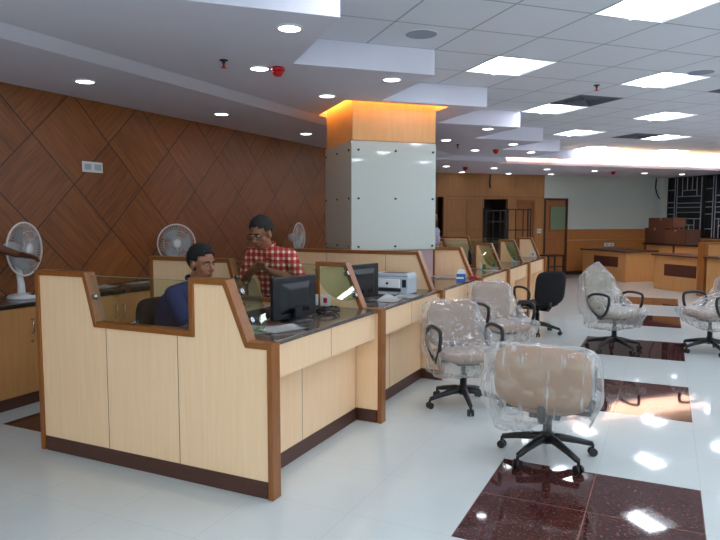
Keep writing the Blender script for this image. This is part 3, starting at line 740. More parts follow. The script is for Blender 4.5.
def printer(loc, rz):
    o = thing('printer', 'light grey desktop printer on the second counter', 'printer', loc, rz)     # front faces local -y
    bm = BM(); prism(bm, [(-.18, 0), (.18, 0), (.18, .165), (-.18, .165)], -.13, .15, 'y'); put('body', bm, GREYP, o, bevel=.012)
    bm = BM(); prism(bm, [(-.175, .165), (.175, .165), (.165, .192), (-.165, .192)], -.12, .14, 'y'); put('lid', bm, GREYP, o, bevel=.008)
    bm = BM(); box(bm, -.09, .12, -.06, .08, .19, .194); put('output_slot', bm, BLACKP, o)
    bm = BM(); box(bm, -.165, .10, -.145, -.128, (.065), .145); p = put('front_cover', bm, WHITEP, o, bevel=.006)
    bm = BM(); tube(bm, [(-.02, -.1445, .105), (-.02, -.148, .105)], .012, 16); put('round_mark', bm, NAVYP, p)
    bm = BM(); box(bm, -.14, .11, -.134, -.12, .03, .06); put('paper_slot', bm, BLACKP, o)
    bm = BM(); box(bm, .12, .16, -.134, -.128, .07, .14); put('control_panel', bm, NAVYP, o)
    bm = BM(); box(bm, -.11, .09, -.26, -.12, .015, .022); put('tray', bm, GREYP, o)
printer((-2.30, 5.52, ZW), math.radians(4))
def carton(loc, rz):
    o = thing('carton', 'small blue and white carton on the third counter by the column', 'carton', loc, rz)
    bm = BM(); box(bm, -.05, .05, -.035, .035, 0, .085); b = put('body', bm, BLUEP, o, bevel=.003)
    bm = BM(); prism(bm, [(-.05, .085), (.05, .085), (.04, .125), (-.01, .135), (-.03, .125)], -.033, .033, 'y'); put('top', bm, WHITEP, o, bevel=.003)
    bm = BM(); box(bm, -.052, .03, -.0365, -.034, .03, .05); put('band', bm, WHITEP, b)
carton((-2.06, 6.88, ZW), .3)
def bottle(loc, label, mat):
    o = thing('bottle', label, 'bottle', loc); bm = BM(); lathe(bm, [(.022, 0), (.024, .008), (.024, .05), (.012, .066), (.011, .075)], 16); put('body', bm, mat, o, True)
    bm = BM(); lathe(bm, [(.014, .072), (.014, .086)], 12); put('cap', bm, WHITEP, o)
bottle((-2.26, 8.66, ZW), 'small green bottle on the fourth counter beside the socket plate', GREENP)
bottle((-2.34, 8.74, ZW), 'small white bottle standing behind the green one', WHITEP)
bm = BM(); box(bm, -.04, .04, -.02, .02, 0, .03); tag(put('red_tag', bm, REDP, None, False, .006, (-2.03, 7.28, ZW), .4), 'small red block on the third counter behind the blue carton', 'block')
# clouded plastic bag hanging on the front wing
bm = BM(); ball(bm, (0, 0, 0), (.04, .06, .03), 16)
for v in bm.verts: v.co += noise.noise_vector(v.co * 20) * .01
tag(put('plastic_bag', bm, CLEAR, None, True, 0, (-2.40, 3.20, ZW + .05)), 'crumpled clear plastic bag on the nearest counter behind the slanted frame', 'bag')

# ------------------------------------------------------------------ table fans
def fan(loc, rz, label, tilt=0):
    o = thing('table_fan', label, 'fan', loc, rz, 'white table fans')     # blows along local +x
    bm = BM(); lathe(bm, [(.15, 0), (.15, .012), (.135, .028), (.05, .04), (.0, .042)], 32); bs = put('base', bm, WHITEP, o, True)
    bm = BM(); box(bm, .06, .11, -.03, .03, .03, .043); put('control_plate', bm, NAVYP, bs)
    bm = BM(); tube(bm, [(-.03, 0, .03), (-.03, 0, .12), (-.05, 0, .26), (-.06, 0, .40)], [.035, .03, .024, .028], 16); put('neck', bm, WHITEP, o, True)
    c = Vector((0, 0, .435)); MX = Matrix.Translation(c) @ Matrix.Rotation(PI / 2, 4, 'Y')
    bm = BM(); lathe(bm, [(.0, -.17), (.05, -.165), (.065, -.12), (.065, -.05), (.05, -.03), (.0, -.03)], 20, MX); put('motor', bm, WHITEP, o, True)
    r = .235; g = thing_part = None
    bm = BM(); pts = [c + Vector((.02, r * math.cos(2 * PI * k / 40), r * math.sin(2 * PI * k / 40))) for k in range(40)]; tube(bm, pts, .008, 8, True); ring = put('grille_ring', bm, WHITEP, o, True)
    def dome(bm, sgn):
        for k in range(54):
            a = 2 * PI * k / 54; cs, sn = math.cos(a), math.sin(a)
            tube(bm, [c + Vector((.02 + sgn * d, q * cs, q * sn)) for q, d in ((.05, .055), (.13, .052), (.195, .035), (r, 0))], .0013, 4)
        for q, d in ((.09, .055), (.16, .046)):
            tube(bm, [c + Vector((.02 + sgn * d, q * math.cos(2 * PI * k / 32), q * math.sin(2 * PI * k / 32))) for k in range(32)], .0014, 4, True)
    bm = BM(); dome(bm, 1); f = put('front_grille', bm, WHITEP, o)
    bm = BM(); lathe(bm, [(.0, .078), (.045, .076), (.052, .066)], 24, MX); hc = put('hub_badge', bm, WHITEP, f, True)
    bm = BM(); dome(bm, -1); put('rear_grille', bm, WHITEP, o)
    bm = BM(); lathe(bm, [(.0, .045), (.03, .04), (.035, 0), (.0, 0)], 16, MX); put('blade_hub', bm, BLADE, o, True)
    for k in range(3):
        bm = BM(); a0 = k * 2 * PI / 3; rows = []
        for i in range(6):
            q = .03 + i * .032; wd = .35 + .32 * math.sin(min(1, i / 4) * PI * .6)
            rows.append([bm.verts.new(c + Vector((.02 + (j / 4 - .5) * .05, q * math.cos(a0 + (j / 4 - .5) * 2 * wd), q * math.sin(a0 + (j / 4 - .5) * 2 * wd)))) for j in range(5)])
        for A, B in zip(rows, rows[1:]):
            for j in range(4): bm.faces.new((A[j], A[j + 1], B[j + 1], B[j]))
        bmesh.ops.solidify(bm, geom=bm.faces[:], thickness=.002); put('blade', bm, BLADE, o, True)
    return o
F1 = fan((-5.15, 3.80, ZC), .30, 'white table fan at the left edge, a hand touching its grille')
for at_, rz, lb in (((-5.15, 5.77, ZC), -42, 'white table fan behind the seated man, facing the camera'), ((-5.15, 8.49, ZC), 6, 'white table fan right of the standing man, seen side on')):
    f = dup(F1, at_, math.radians(rz), lb); f.scale = (.9, .9, .95)

# ------------------------------------------------------------------ office chairs
def film(groups, parent, seed, hem, gather=0.):
    bm = BM()
    for pts in groups:
        b2 = BM()
        for p in pts:
            for k in range(6): b2.verts.new(Vector(p) + Vector((math.cos(k * PI / 3), math.sin(k * PI / 3), 0)) * .025)
            b2.verts.new(Vector(p) + Vector((0, 0, .025)))
        bmesh.ops.convex_hull(b2, input=b2.verts[:])
        bmesh.ops.delete(b2, geom=[v for v in b2.verts if not v.link_faces], context='VERTS')
        me = bpy.data.meshes.new('t'); b2.to_mesh(me); b2.free(); bm.from_mesh(me); bpy.data.meshes.remove(me)
    o = fuse(bm, 'plastic_cover', FILM, parent, .016, 12)
    b = BM(); b.from_mesh(o.data); off = Vector((seed * 3.1, seed * 1.7, 0))
    b.normal_update()
    for v in b.verts:
        q = v.co
        n1 = noise.noise(q * 4.5 + off); n2 = abs(noise.noise(Vector((q.x * 9 + q.z * 3, q.y * 9 - q.z * 2, q.z * 3.5)) + off)); n3 = abs(noise.noise(Vector((q.x * 16 - q.z * 7, q.y * 16, q.z * 8)) + off * 2))
        low = max(0., min(1., (.5 - q.z) / .2))
        v.co += v.normal * (.013 * n1 + .008 - .014 * (1 - n2) ** 4 * (1 + low) - .006 * (1 - n3) ** 5)
        if gather: v.co.x *= 1 - gather * low; v.co.y = v.co.y * (1 - gather * low) - .06 * low
    for k in range(2): bmesh.ops.smooth_vert(b, verts=b.verts[:], factor=.3, use_axis_x=True, use_axis_y=True, use_axis_z=True)
    no = Vector((.25 * math.sin(seed * 2.3), .25 * math.cos(seed * 1.9), -1)).normalized()
    bmesh.ops.bisect_plane(b, geom=b.verts[:] + b.edges[:] + b.faces[:], plane_co=(0, 0, hem), plane_no=no, clear_outer=True)
    for v in b.verts:
        if v.is_boundary: v.co.z += .03 * noise.noise(v.co * 9 + off)
    b.to_mesh(o.data); b.free()
    for p in o.data.polygons: p.use_smooth = True
    return o
def rbox(bm, x0, x1, y0, y1, z0, z1): box(bm, x0, x1, y0, y1, z0, z1)
def cushion(name, w, d, h, mat, parent, M, curve=0., rx=4):
    """soft rounded slab, local w (x), d (y), h (z); M places it"""
    bm = BM(); N = 10; top = []; bot = []
    for i in range(N + 1):
        rt, rb = [], []
        for j in range(N + 1):
            a, b = i / N * 2 - 1, j / N * 2 - 1
            # square to rounded square
            k = (abs(a) ** rx + abs(b) ** rx) ** (1 / rx) or 1; mx = max(abs(a), abs(b)); s = mx / k if k else 1
            x, y = a * s * w / 2 if mx else 0, b * s * d / 2 if mx else 0
            e = (1 - mx ** 6) * .75 + .25
            rt.append(bm.verts.new(M @ Vector((x, y, h / 2 * e + curve * (a * a))))); rb.append(bm.verts.new(M @ Vector((x, y, -h / 2 * e + curve * (a * a)))))
        top.append(rt); bot.append(rb)
    for i in range(N):
        for j in range(N):
            bm.faces.new((top[i][j], top[i + 1][j], top[i + 1][j + 1], top[i][j + 1])); bm.faces.new((bot[i][j], bot[i][j + 1], bot[i + 1][j + 1], bot[i + 1][j]))
    rim = [(i, 0) for i in range(N)] + [(N, j) for j in range(N)] + [(i, N) for i in range(N, 0, -1)] + [(0, j) for j in range(N, 0, -1)]
    for k in range(len(rim)):
        a, b = rim[k], rim[(k + 1) % len(rim)]
        bm.faces.new((top[a[0]][a[1]], bot[a[0]][a[1]], bot[b[0]][b[1]], top[b[0]][b[1]]))
    return put(name, bm, mat, parent, True)
def office_chair(loc, rz, label, fab, seat_z=.46, back_top=.90, back_w=.44, tilt=.16, seed=1, cover='full', spin=0., arms=True, peak=0.):
    o = thing('office_chair', label, 'chair', loc, rz, 'office chairs in the hall')      # faces local +y
    for k in range(5):
        a = spin + k * 2 * PI / 5; c, s = math.cos(a), math.sin(a)
        bm = BM(); P = [Vector((q * c, q * s, z)) for q, z in ((.02, .135), (.1, .13), (.22, .105), (.31, .082))]
        tube(bm, P, [.034, .028, .022, .018], 8); lg = put('leg', bm, BLACKP, o, True)
        bm = BM(); w = Vector((-s, c, 0)); cc = Vector((.315 * c, .315 * s, .028))
        for sg in (-1, 1): tube(bm, [cc + w * sg * .007, cc + w * sg * .026], .028, 14)
        tube(bm, [cc + Vector((0, 0, .0)), cc + Vector((0, 0, .055))], .011, 8); put('castor', bm, BLACKP, lg, False, .004)
    bm = BM(); lathe(bm, [(.045, .10), (.045, .17), (.03, .175), (.03, .28), (.02, .285), (.02, seat_z - .05)], 16); put('gas_column', bm, BLACKP, o, True)
    bm = BM(); box(bm, -.10, .10, -.14, .12, seat_z - .075, seat_z - .035); put('mechanism', bm, BLACKP, o, bevel=.01)
    cushion('seat', .49, .47, .085, fab, o, Matrix.Translation((0, .02, seat_z)), .012)
    h = back_top - seat_z - .02; zc = seat_z + .02 + h / 2
    bmx = Matrix.Translation((0, -.25 - tilt * h / 2, zc)) @ Matrix.Rotation(tilt, 4, 'X') @ Matrix.Rotation(PI / 2, 4, 'X')
    cushion('backrest', back_w, h, .07, fab, o, bmx, -.02)
    bm = BM(); tube(bm, [(0, -.08, seat_z - .06), (0, -.22, seat_z - .055), (0, -.255, seat_z - .02), (0, -.258, seat_z + .06)], [.03, .028, .026, .024], 10); put('back_bar', bm, BLACKP, o, True)
    if arms:
        for s in (-1, 1):
            x = s * .275; bm = BM(); K = [(.17, .215), (.16, .235), (.05, .25), (-.08, .24), (-.16, .19), (-.15, .10), (-.05, .02), (.03, -.03), (.11, .0), (.16, .1), (.175, .17)]
            pts = [Vector((x, y - .01, seat_z + z)) for y, z in K]
            # smooth the loop once
            sm = []
            for i in range(len(pts)): sm += [pts[i] * .75 + pts[(i + 1) % len(pts)] * .25, pts[i] * .25 + pts[(i + 1) % len(pts)] * .75]
            tube(bm, sm, .017, 8, True); box(bm, min(x, x - s * .12), max(x, x - s * .12), -.02, .05, seat_z - .055, seat_z - .035); put('armrest', bm, BLACKP, o, True)
    bt = back_top; yb = -.25 - tilt * h
    if cover:
        hw = back_w / 2
        back = [(sx * (hw + .0), yb - .04, bt - .04) for sx in (-1, 1)] + [(sx * (hw - .07), yb - .03, bt) for sx in (-1, 1)] + [(sx * (hw), yb + .06, bt - .06) for sx in (-1, 1)] + [(sx * (hw + .03), -.32, seat_z - .04) for sx in (-1, 1)] + [(sx * (hw + .03), -.16, seat_z - .02) for sx in (-1, 1)]
        if peak: back += [(-.04, yb, bt + peak), (.05, yb + .01, bt + peak - .02)]
        if cover == 'back':
            back = [(sx * (hw + .03), yb - .05, bt - .04) for sx in (-1, 1)] + [(sx * (hw - .06), yb - .03, bt + .01) for sx in (-1, 1)] + [(sx * (hw + .02), yb + .12, bt - .05) for sx in (-1, 1)] + [(sx * (hw + .05), -.38, .25) for sx in (-1, 1)] + [(sx * (hw + .05), -.05, .25) for sx in (-1, 1)]
            groups = [back, [(sx * (hw + .04), y, z) for sx in (-1, 1) for y in (-.2, .25) for z in (.28, seat_z + .05)]]
        else:
            low = [(sx * .27, y, z) for sx in (-1, 1) for y, z in ((-.22, seat_z - .2), (.26, seat_z - .17), (.27, seat_z + .05), (-.2, seat_z + .06))]
            arm = [(sx * .27, y, z) for sx in (-1, 1) for y, z in ((-.28, seat_z + .30), (-.16, seat_z + .17), (.05, seat_z + .06), (-.25, seat_z))]
            groups = [back, low, arm]
        film(groups, o, seed, .27 if cover == 'full' else .25, .12 if cover == 'full' else .22)
    return o
def facing(dx, dy): return math.atan2(dy, dx) - PI / 2
office_chair((-.68, 4.31, 0), facing(0, 1.), 'office chair wrapped in clear plastic, nearest the camera, its tan back turned to us', BROWNF, .37, .80, .60, .12, 1, 'back', .5)
office_chair((-1.53, 5.22, 0), facing(.75, -.9), 'plastic wrapped office chair with loop arms beside the second counter', TAUPEF, .44, .86, .47, .14, 2, 'full', .1)
office_chair((-1.55, 6.75, 0), facing(.75, -.75), 'plastic wrapped office chair behind the other wrapped one, before the black chair', TAUPEF, .45, .90, .47, .12, 3, 'full', .7)
office_chair((-1.59, 9.0, 0), facing(-.75, .65), 'black office chair without wrapping in the middle of the floor', BLACKF, .41, .89, .50, .10, 4, None, .3)
office_chair((-.54, 8.24, 0), facing(.75, -.6), 'plastic wrapped office chair with a peaked cover, standing on a dark floor patch', OLIVEF, .45, .92, .45, .14, 5, 'full', .2, True, .13)
office_chair((.50, 8.62, 0), facing(-.8, -.6), 'plastic wrapped office chair cut by the right edge of the picture', TAUPEF, .45, .92, .46, .16, 6, 'full', .35, True, .05)
office_chair((-3.38, 3.85, 0), facing(1, .05), 'black office chair under the man in the blue sweater', BLACKF, .47, .97, .46, .10, 7, None, .2, False)
office_chair((-2.48, 9.82, 0), facing(1, .2), 'dark office chair behind the fifth counter, right of the column', BLACKF, .50, 1.12, .44, .10, 8, None, .2, False)

# ------------------------------------------------------------------ far desks, boxes, frames
def uvdesk(name, label, u0, u1, v0, v1, zt, panel=None, face='v', post=False):
    o = thing(name, label, 'desk', (0, 0, 0), R45, 'veneered desks before the barred window')
    bm = BM(); box(bm, u0 - .06, u1 + .03, v0 - .05, v1 + .05, zt, zt + .035); put('desktop', bm, BLKGRAN if panel is None else PLINTH, o, bevel=.003)
    bm = BM(); box(bm, u0, u0 + .02, v0, v1, .0, zt); box(bm, u0 + .02, u1, v0, v0 + .02, 0, zt); box(bm, u0 + .02, u1, v1 - .02, v1, 0, zt); put('body_panel', bm, TAN2, o)
    if panel:
        bm = BM(); box(bm, u0 - .006, u0, panel[0], panel[1], panel[2], panel[3]); put('inset_panel', bm, INLAYW, o)
    return o
uvdesk('front_desk', 'veneered desk with dark inset panel, left of the two, against the white wall', 11.45, 12.4, 12.73, 14.35, .745, (13.0, 13.9, .36, .62))
uvdesk('front_desk', 'veneered desk with dark inset panel, right of the two, before the cardboard boxes', 11.15, 12.0, 10.1, 11.49, .755, (10.33, 11.2, .32, .58))
uvdesk('front_desk', 'plain veneered desk at the right edge of the picture', 10.9, 11.9, 8.3, 9.85, .79, (8.6, 9.0, .3, .5))
o = thing('desk_partition', 'tall brown end post panel between the right hand desks', 'partition', (0, 0, 0), R45)
bm = BM(); box(bm, 10.95, 12.6, 9.93, 10.03, 0, 1.06); put('panel', bm, TAN2, o)
bm = BM(); box(bm, 10.88, 10.98, 9.9, 10.06, 0, 1.1); box(bm, 10.98, 12.6, 9.91, 10.05, 1.06, 1.1); put('post', bm, TRIM, o)
o = thing('credenza', 'long veneered counter under the cardboard boxes, behind the right desks', 'counter', (0, 0, 0), R45)
bm = BM(); box(bm, 12.62, 13.2, 8.0, 13.45, .91, .945); put('worktop', bm, BLKGRAN, o)
bm = BM(); box(bm, 12.66, 12.7, 8.0, 13.4, 0, .91); put('front_panel', bm, TAN2, o)
for v in (13.4, 12.46, 11.6, 10.7, 9.8, 8.9):
    bm = BM(); box(bm, 12.64, 12.66, v - .05, v, .0, .91); put('divider', bm, PLINTH, o)
def cbox(u, v, z, su, sv, sz, label, rot=0):
    o = thing('cardboard_box', label, 'box', (*xy(u, v), z), R45 + rot, 'cardboard boxes on the counter')
    bm = BM(); box(bm, -su / 2, su / 2, -sv / 2, sv / 2, 0, sz); put('body', bm, CARD, o, bevel=.006)
    bm = BM(); box(bm, -su / 2 - .001, su / 2 + .001, -.03, .03, sz - .06, sz + .001); put('tape', bm, TAPE, o)
cbox(12.9, 13.1, .945, .45, .66, .40, 'brown cardboard box at the left of the lower pair', .02); cbox(12.88, 12.4, .945, .45, .68, .37, 'brown cardboard box at the right of the lower pair', -.03); cbox(12.9, 12.93, 1.347, .42, .80, .26, 'brown cardboard box on top of the other two', .02)
# hung cable on the white wall
bm = BM(); z = [(14.60, 2.78), (14.58, 2.5), (14.62, 2.36), (14.70, 2.22), (14.76, 2.17)]
tube(bm, [(u, VB - .03, k) for u, k in z], .016, 6); tag(putuv('loose_cable', bm, BLACKP, smooth=True), 'loose dark cable hanging from the ceiling on the white back wall', 'cable')
bm = BM(); tube(bm, [(8.98, VB - .03, 2.78), (8.97, VB - .035, 2.5), (9.0, VB - .03, 2.4)], .012, 6); tag(putuv('loose_cable', bm, BLACKP, smooth=True), 'loose dark cable on the timber back wall above the dark doorway', 'cable')
def wallplate(x, y, z, rz, label, w, h):
    o = thing('wall_plate', label, 'switch plate', (x, y, z), rz); bm = BM(); box(bm, -w / 2, w / 2, -.012, 0, -h / 2, h / 2); put('faceplate', bm, WHITEP, o, bevel=.004)
    bm = BM()
    for k in (-.25, .25): box(bm, k * w - w * .16, k * w + w * .16, -.016, -.011, -h * .28, h * .28)
    put('switch', bm, GREYP, o)
wallplate(XW, 4.86, 2.13, PI / 2, 'white switch plate high on the diamond timber wall', .26, .11)
wallplate(*xy(10.57, VB), 1.24, R45, 'white switch plate between the two back doors', .14, .12)
wallplate(*xy(12.95, VB - .021), .83, R45, 'white double socket on the wainscot above the left desk', .34, .1)
# black metal racks before the back wall
def rack(u0, u1, v, zt, bars, label):
    o = thing('metal_rack', label, 'rack', (0, 0, 0), R45, 'black metal frames by the back doors'); w = .025
    for u in (u0, u1):
        bm = BM()
        box(bm, u, u + w, v, v + w, 0, zt); box(bm, u, u + w, v + .12, v + .12 + w, 0, zt); box(bm, u, u + w, v, v + .12, zt - w, zt); box(bm, u, u + w, v, v + .12, .3, .3 + w); put('end_frame', bm, BLKMET, o)
    for z in bars:
        bm = BM(); box(bm, u0, u1, v, v + w, z - w, z); box(bm, u0, u1, v + .12, v + .12 + w, z - w, z); put('rail', bm, BLKMET, o)
    n = 3
    for k in range(1, n):
        bm = BM(); u = u0 + (u1 - u0) * k / n; box(bm, u, u + .018, v, v + .018, .3, bars[0]); put('upright', bm, BLKMET, o)
rack(8.40, 9.02, 14.3, 1.85, (1.80, 1.52, .95, .4), 'black metal frame before the dark doorway')
rack(9.06, 9.74, 14.32, 1.84, (1.83, 1.30, .72), 'black metal frame before the plain timber door')
o = thing('metal_stool', 'small black metal frame stand beside the glazed door', 'stand', (0, 0, 0), R45)
bm = BM(); box(bm, 10.38, 10.88, 14.4, 14.8, .57, .60); put('top', bm, BLKMET, o)
for u in (10.38, 10.85):
    for v in (14.4, 14.77):
        bm = BM(); box(bm, u, u + .03, v, v + .03, 0, .57); put('leg', bm, BLKMET, o)
bm = BM(); box(bm, 10.41, 10.85, 14.4, 14.42, .28, .31); put('crossbar', bm, BLKMET, o)
bm = BM(); ball(bm, (0, 0, .12), (.2, .18, .13), 18)
for v in bm.verts: v.co += noise.noise_vector(v.co * 7) * .05
tag(put('plastic_bundle', bm, CLEAR, None, True, 0, (*xy(10.1, 14.0), 1.0 - .1)), 'bundle of clear plastic beyond the end of the counters', 'bundle')
tmp = bpy.data.objects['plastic_bundle']; tmp.location = (-2.35, 12.05, .0); tmp.scale = (1, 1, 1)

# ------------------------------------------------------------------ people
def V(*a): return Vector(a)
def hand(bm, wrist, d, palm_n, side, curl=.35, s=1.05):
    """d: direction of the fingers, palm_n: palm facing, side: direction of the thumb"""
    d = d.normalized(); pn = palm_n.normalized(); t = side.normalized()
    k = wrist + d * .045 * s; kn = wrist + d * .09 * s
    for q in (-.025, -.008, .010, .026): capsule(bm, wrist + t * q * .6 + d * .012, .016 * s, kn + t * q, .0115 * s, 8)
    for i, (q, L) in enumerate(((.030, .068), (.011, .076), (-.008, .070), (-.027, .054))):
        p = kn + t * q; dd = d; r = .0095 * s
        for j, f in enumerate((.45, .32, .25)):
            ang = curl * (j + .6); nd = (d * math.cos(ang) + pn * math.sin(ang) + t * q * 1.5).normalized()
            n = p + nd * L * f * s; capsule(bm, p, r, n, r * .9, 8); p = n; r *= .9
    p = wrist + d * .025 + t * .022; n1 = p + (t * .75 + d * .6 + pn * .2).normalized() * .045 * s; n2 = n1 + (d * .9 + t * .3 + pn * .35).normalized() * .035 * s
    capsule(bm, p, .014 * s, n1, .011 * s, 8); capsule(bm, n1, .011 * s, n2, .009 * s, 8)
def head(bm, c, R, s=1.):
    """R: rotation whose +y is the way the face looks; c: head centre"""
    def P(x, y, z): return c + R @ (Vector((x, y, z)) * s)
    ball(bm, P(0, -.012, .035), (.076 * s, .095 * s, .088 * s), 20, R); ball(bm, P(0, .022, -.035), (.060 * s, .068 * s, .075 * s), 18, R)
    ball(bm, P(0, .052, -.083), (.030 * s, .028 * s, .024 * s), 12, R)
    for sx in (-1, 1):
        ball(bm, P(sx * .04, .05, -.02), (.026 * s, .024 * s, .024 * s), 10, R); ball(bm, P(sx * .033, .072, .028), (.026 * s, .016 * s, .011 * s), 10, R)
        ball(bm, P(sx * .079, -.008, -.004), (.011 * s, .020 * s, .034 * s), 10, R)
    capsule(bm, P(0, .082, .018), .010 * s, P(0, .106, -.022), .014 * s, 10); ball(bm, P(.011, .096, -.026), .009 * s, 8); ball(bm, P(-.011, .096, -.026), .009 * s, 8)
    ball(bm, P(0, .083, -.050), (.025 * s, .012 * s, .007 * s), 10, R); ball(bm, P(0, .081, -.062), (.022 * s, .012 * s, .008 * s), 10, R)
def face_parts(par, c, R, s, hairmat, hair='short'):
    def P(x, y, z): return c + R @ (Vector((x, y, z)) * s)
    for sx in (-1, 1):
        bm = BM(); ball(bm, P(sx * .032, .0745, .012), .0100 * s, 10); e = put('eye', bm, EYEW, par, True)
        bm = BM(); ball(bm, P(sx * .032, .0808, .011), .0052 * s, 8); put('pupil', bm, HAIR, e, True)
        bm = BM(); tube(bm, [P(sx * .013, .090, .030), P(sx * .032, .092, .036), P(sx * .052, .082, .031)], [.004 * s, .005 * s, .003 * s], 6); put('eyebrow', bm, HAIR, par, True)
    bm = BM(); tube(bm, [P(-.024, .088, -.056), P(0, .096, -.055), P(.024, .088, -.056)], [.003 * s, .006 * s, .003 * s], 6); put('lips', bm, LIP, par, True)
    bm = BM(); ball(bm, P(0, -.018, .042), (.087 * s, .104 * s, .099 * s), 56, R)
    # carve the face opening
    inv = R.transposed()
    dead = []
    for v in bm.verts:
        q = inv @ (v.co - c) / s
        if q.y > .068 and q.z < .078: dead.append(v)
        elif q.z < -.012 and q.y > .022: dead.append(v)
        elif q.y > .03 and q.z < .058: dead.append(v)
        elif abs(q.x) > .06 and q.z < .02 and -.03 < q.y < .022: dead.append(v)
        elif q.z < -.075: dead.append(v)
        else: v.co += noise.noise_vector(v.co * 60) * .006 + R @ Vector((0, 0, .006 if q.z > .06 else 0))
    bmesh.ops.delete(bm, geom=dead, context='VERTS'); bmesh.ops.solidify(bm, geom=bm.faces[:], thickness=.012)
    put('hair', bm, hairmat, par, True)
def Rot(yaw, pitch=0, roll=0): return (Matrix.Rotation(yaw, 3, 'Z') @ Matrix.Rotation(pitch, 3, 'X') @ Matrix.Rotation(roll, 3, 'Y'))

def person(loc, rz, label, J, skin, hairm, shirt, trouser, sleeve='long', hs=1., hands={}, shoe=BLACKP, collar=True):
    """J: joints in local coordinates, facing local +y, origin on the floor"""
    o = thing('person', label, 'person', loc, rz)
    bm = BM(); HC = J['head']; HR = J['hrot']
    tor = [J['pelvis'], J['waist'], J['chest'], J['neck']]
    def torso(bm, e):
        ax = J.get('side', V(1, 0, 0))
        for k in (-1, 1):
            capsule(bm, J['pelvis'] + ax * k * .075, .115 + e, J['waist'] + ax * k * .06, .105 + e); capsule(bm, J['waist'] + ax * k * .06, .105 + e, J['chest'] + ax * k * .085, .118 + e)
            capsule(bm, J['chest'] + ax * k * .085, .118 + e, (J['neck'] + J['sh' + 'LR'[k > 0]]) / 2 - V(0, 0, .05), .065 + e)
            capsule(bm, J['neck'] - V(0, 0, .03), .055 + e, J['sh' + 'LR'[k > 0]], .055 + e)
    torso(bm, 0); capsule(bm, J['neck'] - V(0, 0, .05), .06, J['neck'] + (HC - J['neck']) * .55, .052); head(bm, HC, HR, hs)
    for s in 'LR':
        limb(bm, [J['sh' + s], (J['sh' + s] + J['el' + s]) / 2, J['el' + s]], [.052, .047, .038]); limb(bm, [J['el' + s], J['el' + s] * .65 + J['wr' + s] * .35, J['wr' + s]], [.042, .043, .029])
        h = hands.get(s); d = (J['wr' + s] - J['el' + s]).normalized()
        if h: hand(bm, J['wr' + s], *h)
        else: hand(bm, J['wr' + s], d, V(0, 0, -1) if abs(d.z) < .8 else V(0, -1, 0), V(-1 if s == 'R' else 1, .1, 0), .3)
        limb(bm, [J['hip' + s], (J['hip' + s] + J['kn' + s]) / 2, J['kn' + s]], [.085, .072, .054]); limb(bm, [J['kn' + s], J['kn' + s] * .65 + J['an' + s] * .35, J['an' + s]], [.054, .054, .036])
        capsule(bm, J['an' + s] + V(0, -.03, -.03), .035, J['an' + s] + V(0, .14, -.05), .03)
    body = fuse(bm, 'body', skin, o, .0065, 3)
    face_parts(o, HC, HR, hs, hairm)
    bm = BM(); torso(bm, .014)
    for s in 'LR':
        a, b = J['sh' + s], J['el' + s]
        if sleeve == 'long': limb(bm, [a, (a + b) / 2, b, b * .4 + J['wr' + s] * .6, J['wr' + s] * .9 + b * .1], [.068, .064, .056, .046, .038])
        else: limb(bm, [a, a * .25 + b * .75, b + (J['wr' + s] - b) * .1], [.068, .066, .060])
    sh = fuse(bm, 'shirt', shirt, o, .010, 4)
    # open the shirt at the neck and hem
    b2 = BM(); b2.from_mesh(sh.data); nk = J['neck'] + (HC - J['neck']) * .16
    bmesh.ops.delete(b2, geom=[v for v in b2.verts if (v.co - nk).length < .066], context='VERTS'); b2.to_mesh(sh.data); b2.free()
    for p in sh.data.polygons: p.use_smooth = True
    if collar:
        bm = BM(); d = (HC - J['neck']).normalized(); u, w = ring_basis(d); cc = J['neck'] + d * .028
        pts = [cc + (u * math.cos(a) + w * math.sin(a)) * .066 for a in [2 * PI * k / 20 for k in range(20)]]
        tube(bm, pts, .014, 8, True); put('collar', bm, shirt, sh, True)
    bm = BM()
    for s in 'LR':
        limb(bm, [J['pelvis'] * .6 + J['hip' + s] * .4, J['hip' + s], (J['hip' + s] + J['kn' + s]) / 2, J['kn' + s]], [.12, .103, .088, .070]); limb(bm, [J['kn' + s], J['an' + s] + V(0, 0, .03)], [.070, .058])
    fuse(bm, 'trousers', trouser, o, .012, 4)
    for s in 'LR':
        bm = BM(); a = J['an' + s]; capsule(bm, V(a.x, a.y - .04, .045), .045, V(a.x, a.y + .15, .036), .036); box(bm, a.x - .04, a.x + .04, a.y - .08, a.y + .18, 0, .02); fuse(bm, 'shoe', shoe, o, .010, 3)
    return o

def standing(lean=0., **kw):
    J = dict(pelvis=V(0, 0, .95), waist=V(0, .02 + lean * .3, 1.10), chest=V(0, .03 + lean * .75, 1.27), neck=V(0, .03 + lean, 1.44), hipL=V(-.09, 0, .90), hipR=V(.09, 0, .90),
             knL=V(-.10, .02, .50), knR=V(.10, .02, .50), anL=V(-.11, -.02, .085), anR=V(.11, -.02, .085), shL=V(-.185, .02 + lean, 1.385), shR=V(.185, .02 + lean, 1.385),
             elL=V(-.24, .0, 1.10), elR=V(.24, .0, 1.10), wrL=V(-.25, .12, .86), wrR=V(.25, .12, .86), head=V(0, .06 + lean, 1.60), hrot=Rot(0, -.1))
    J.update(kw); return J
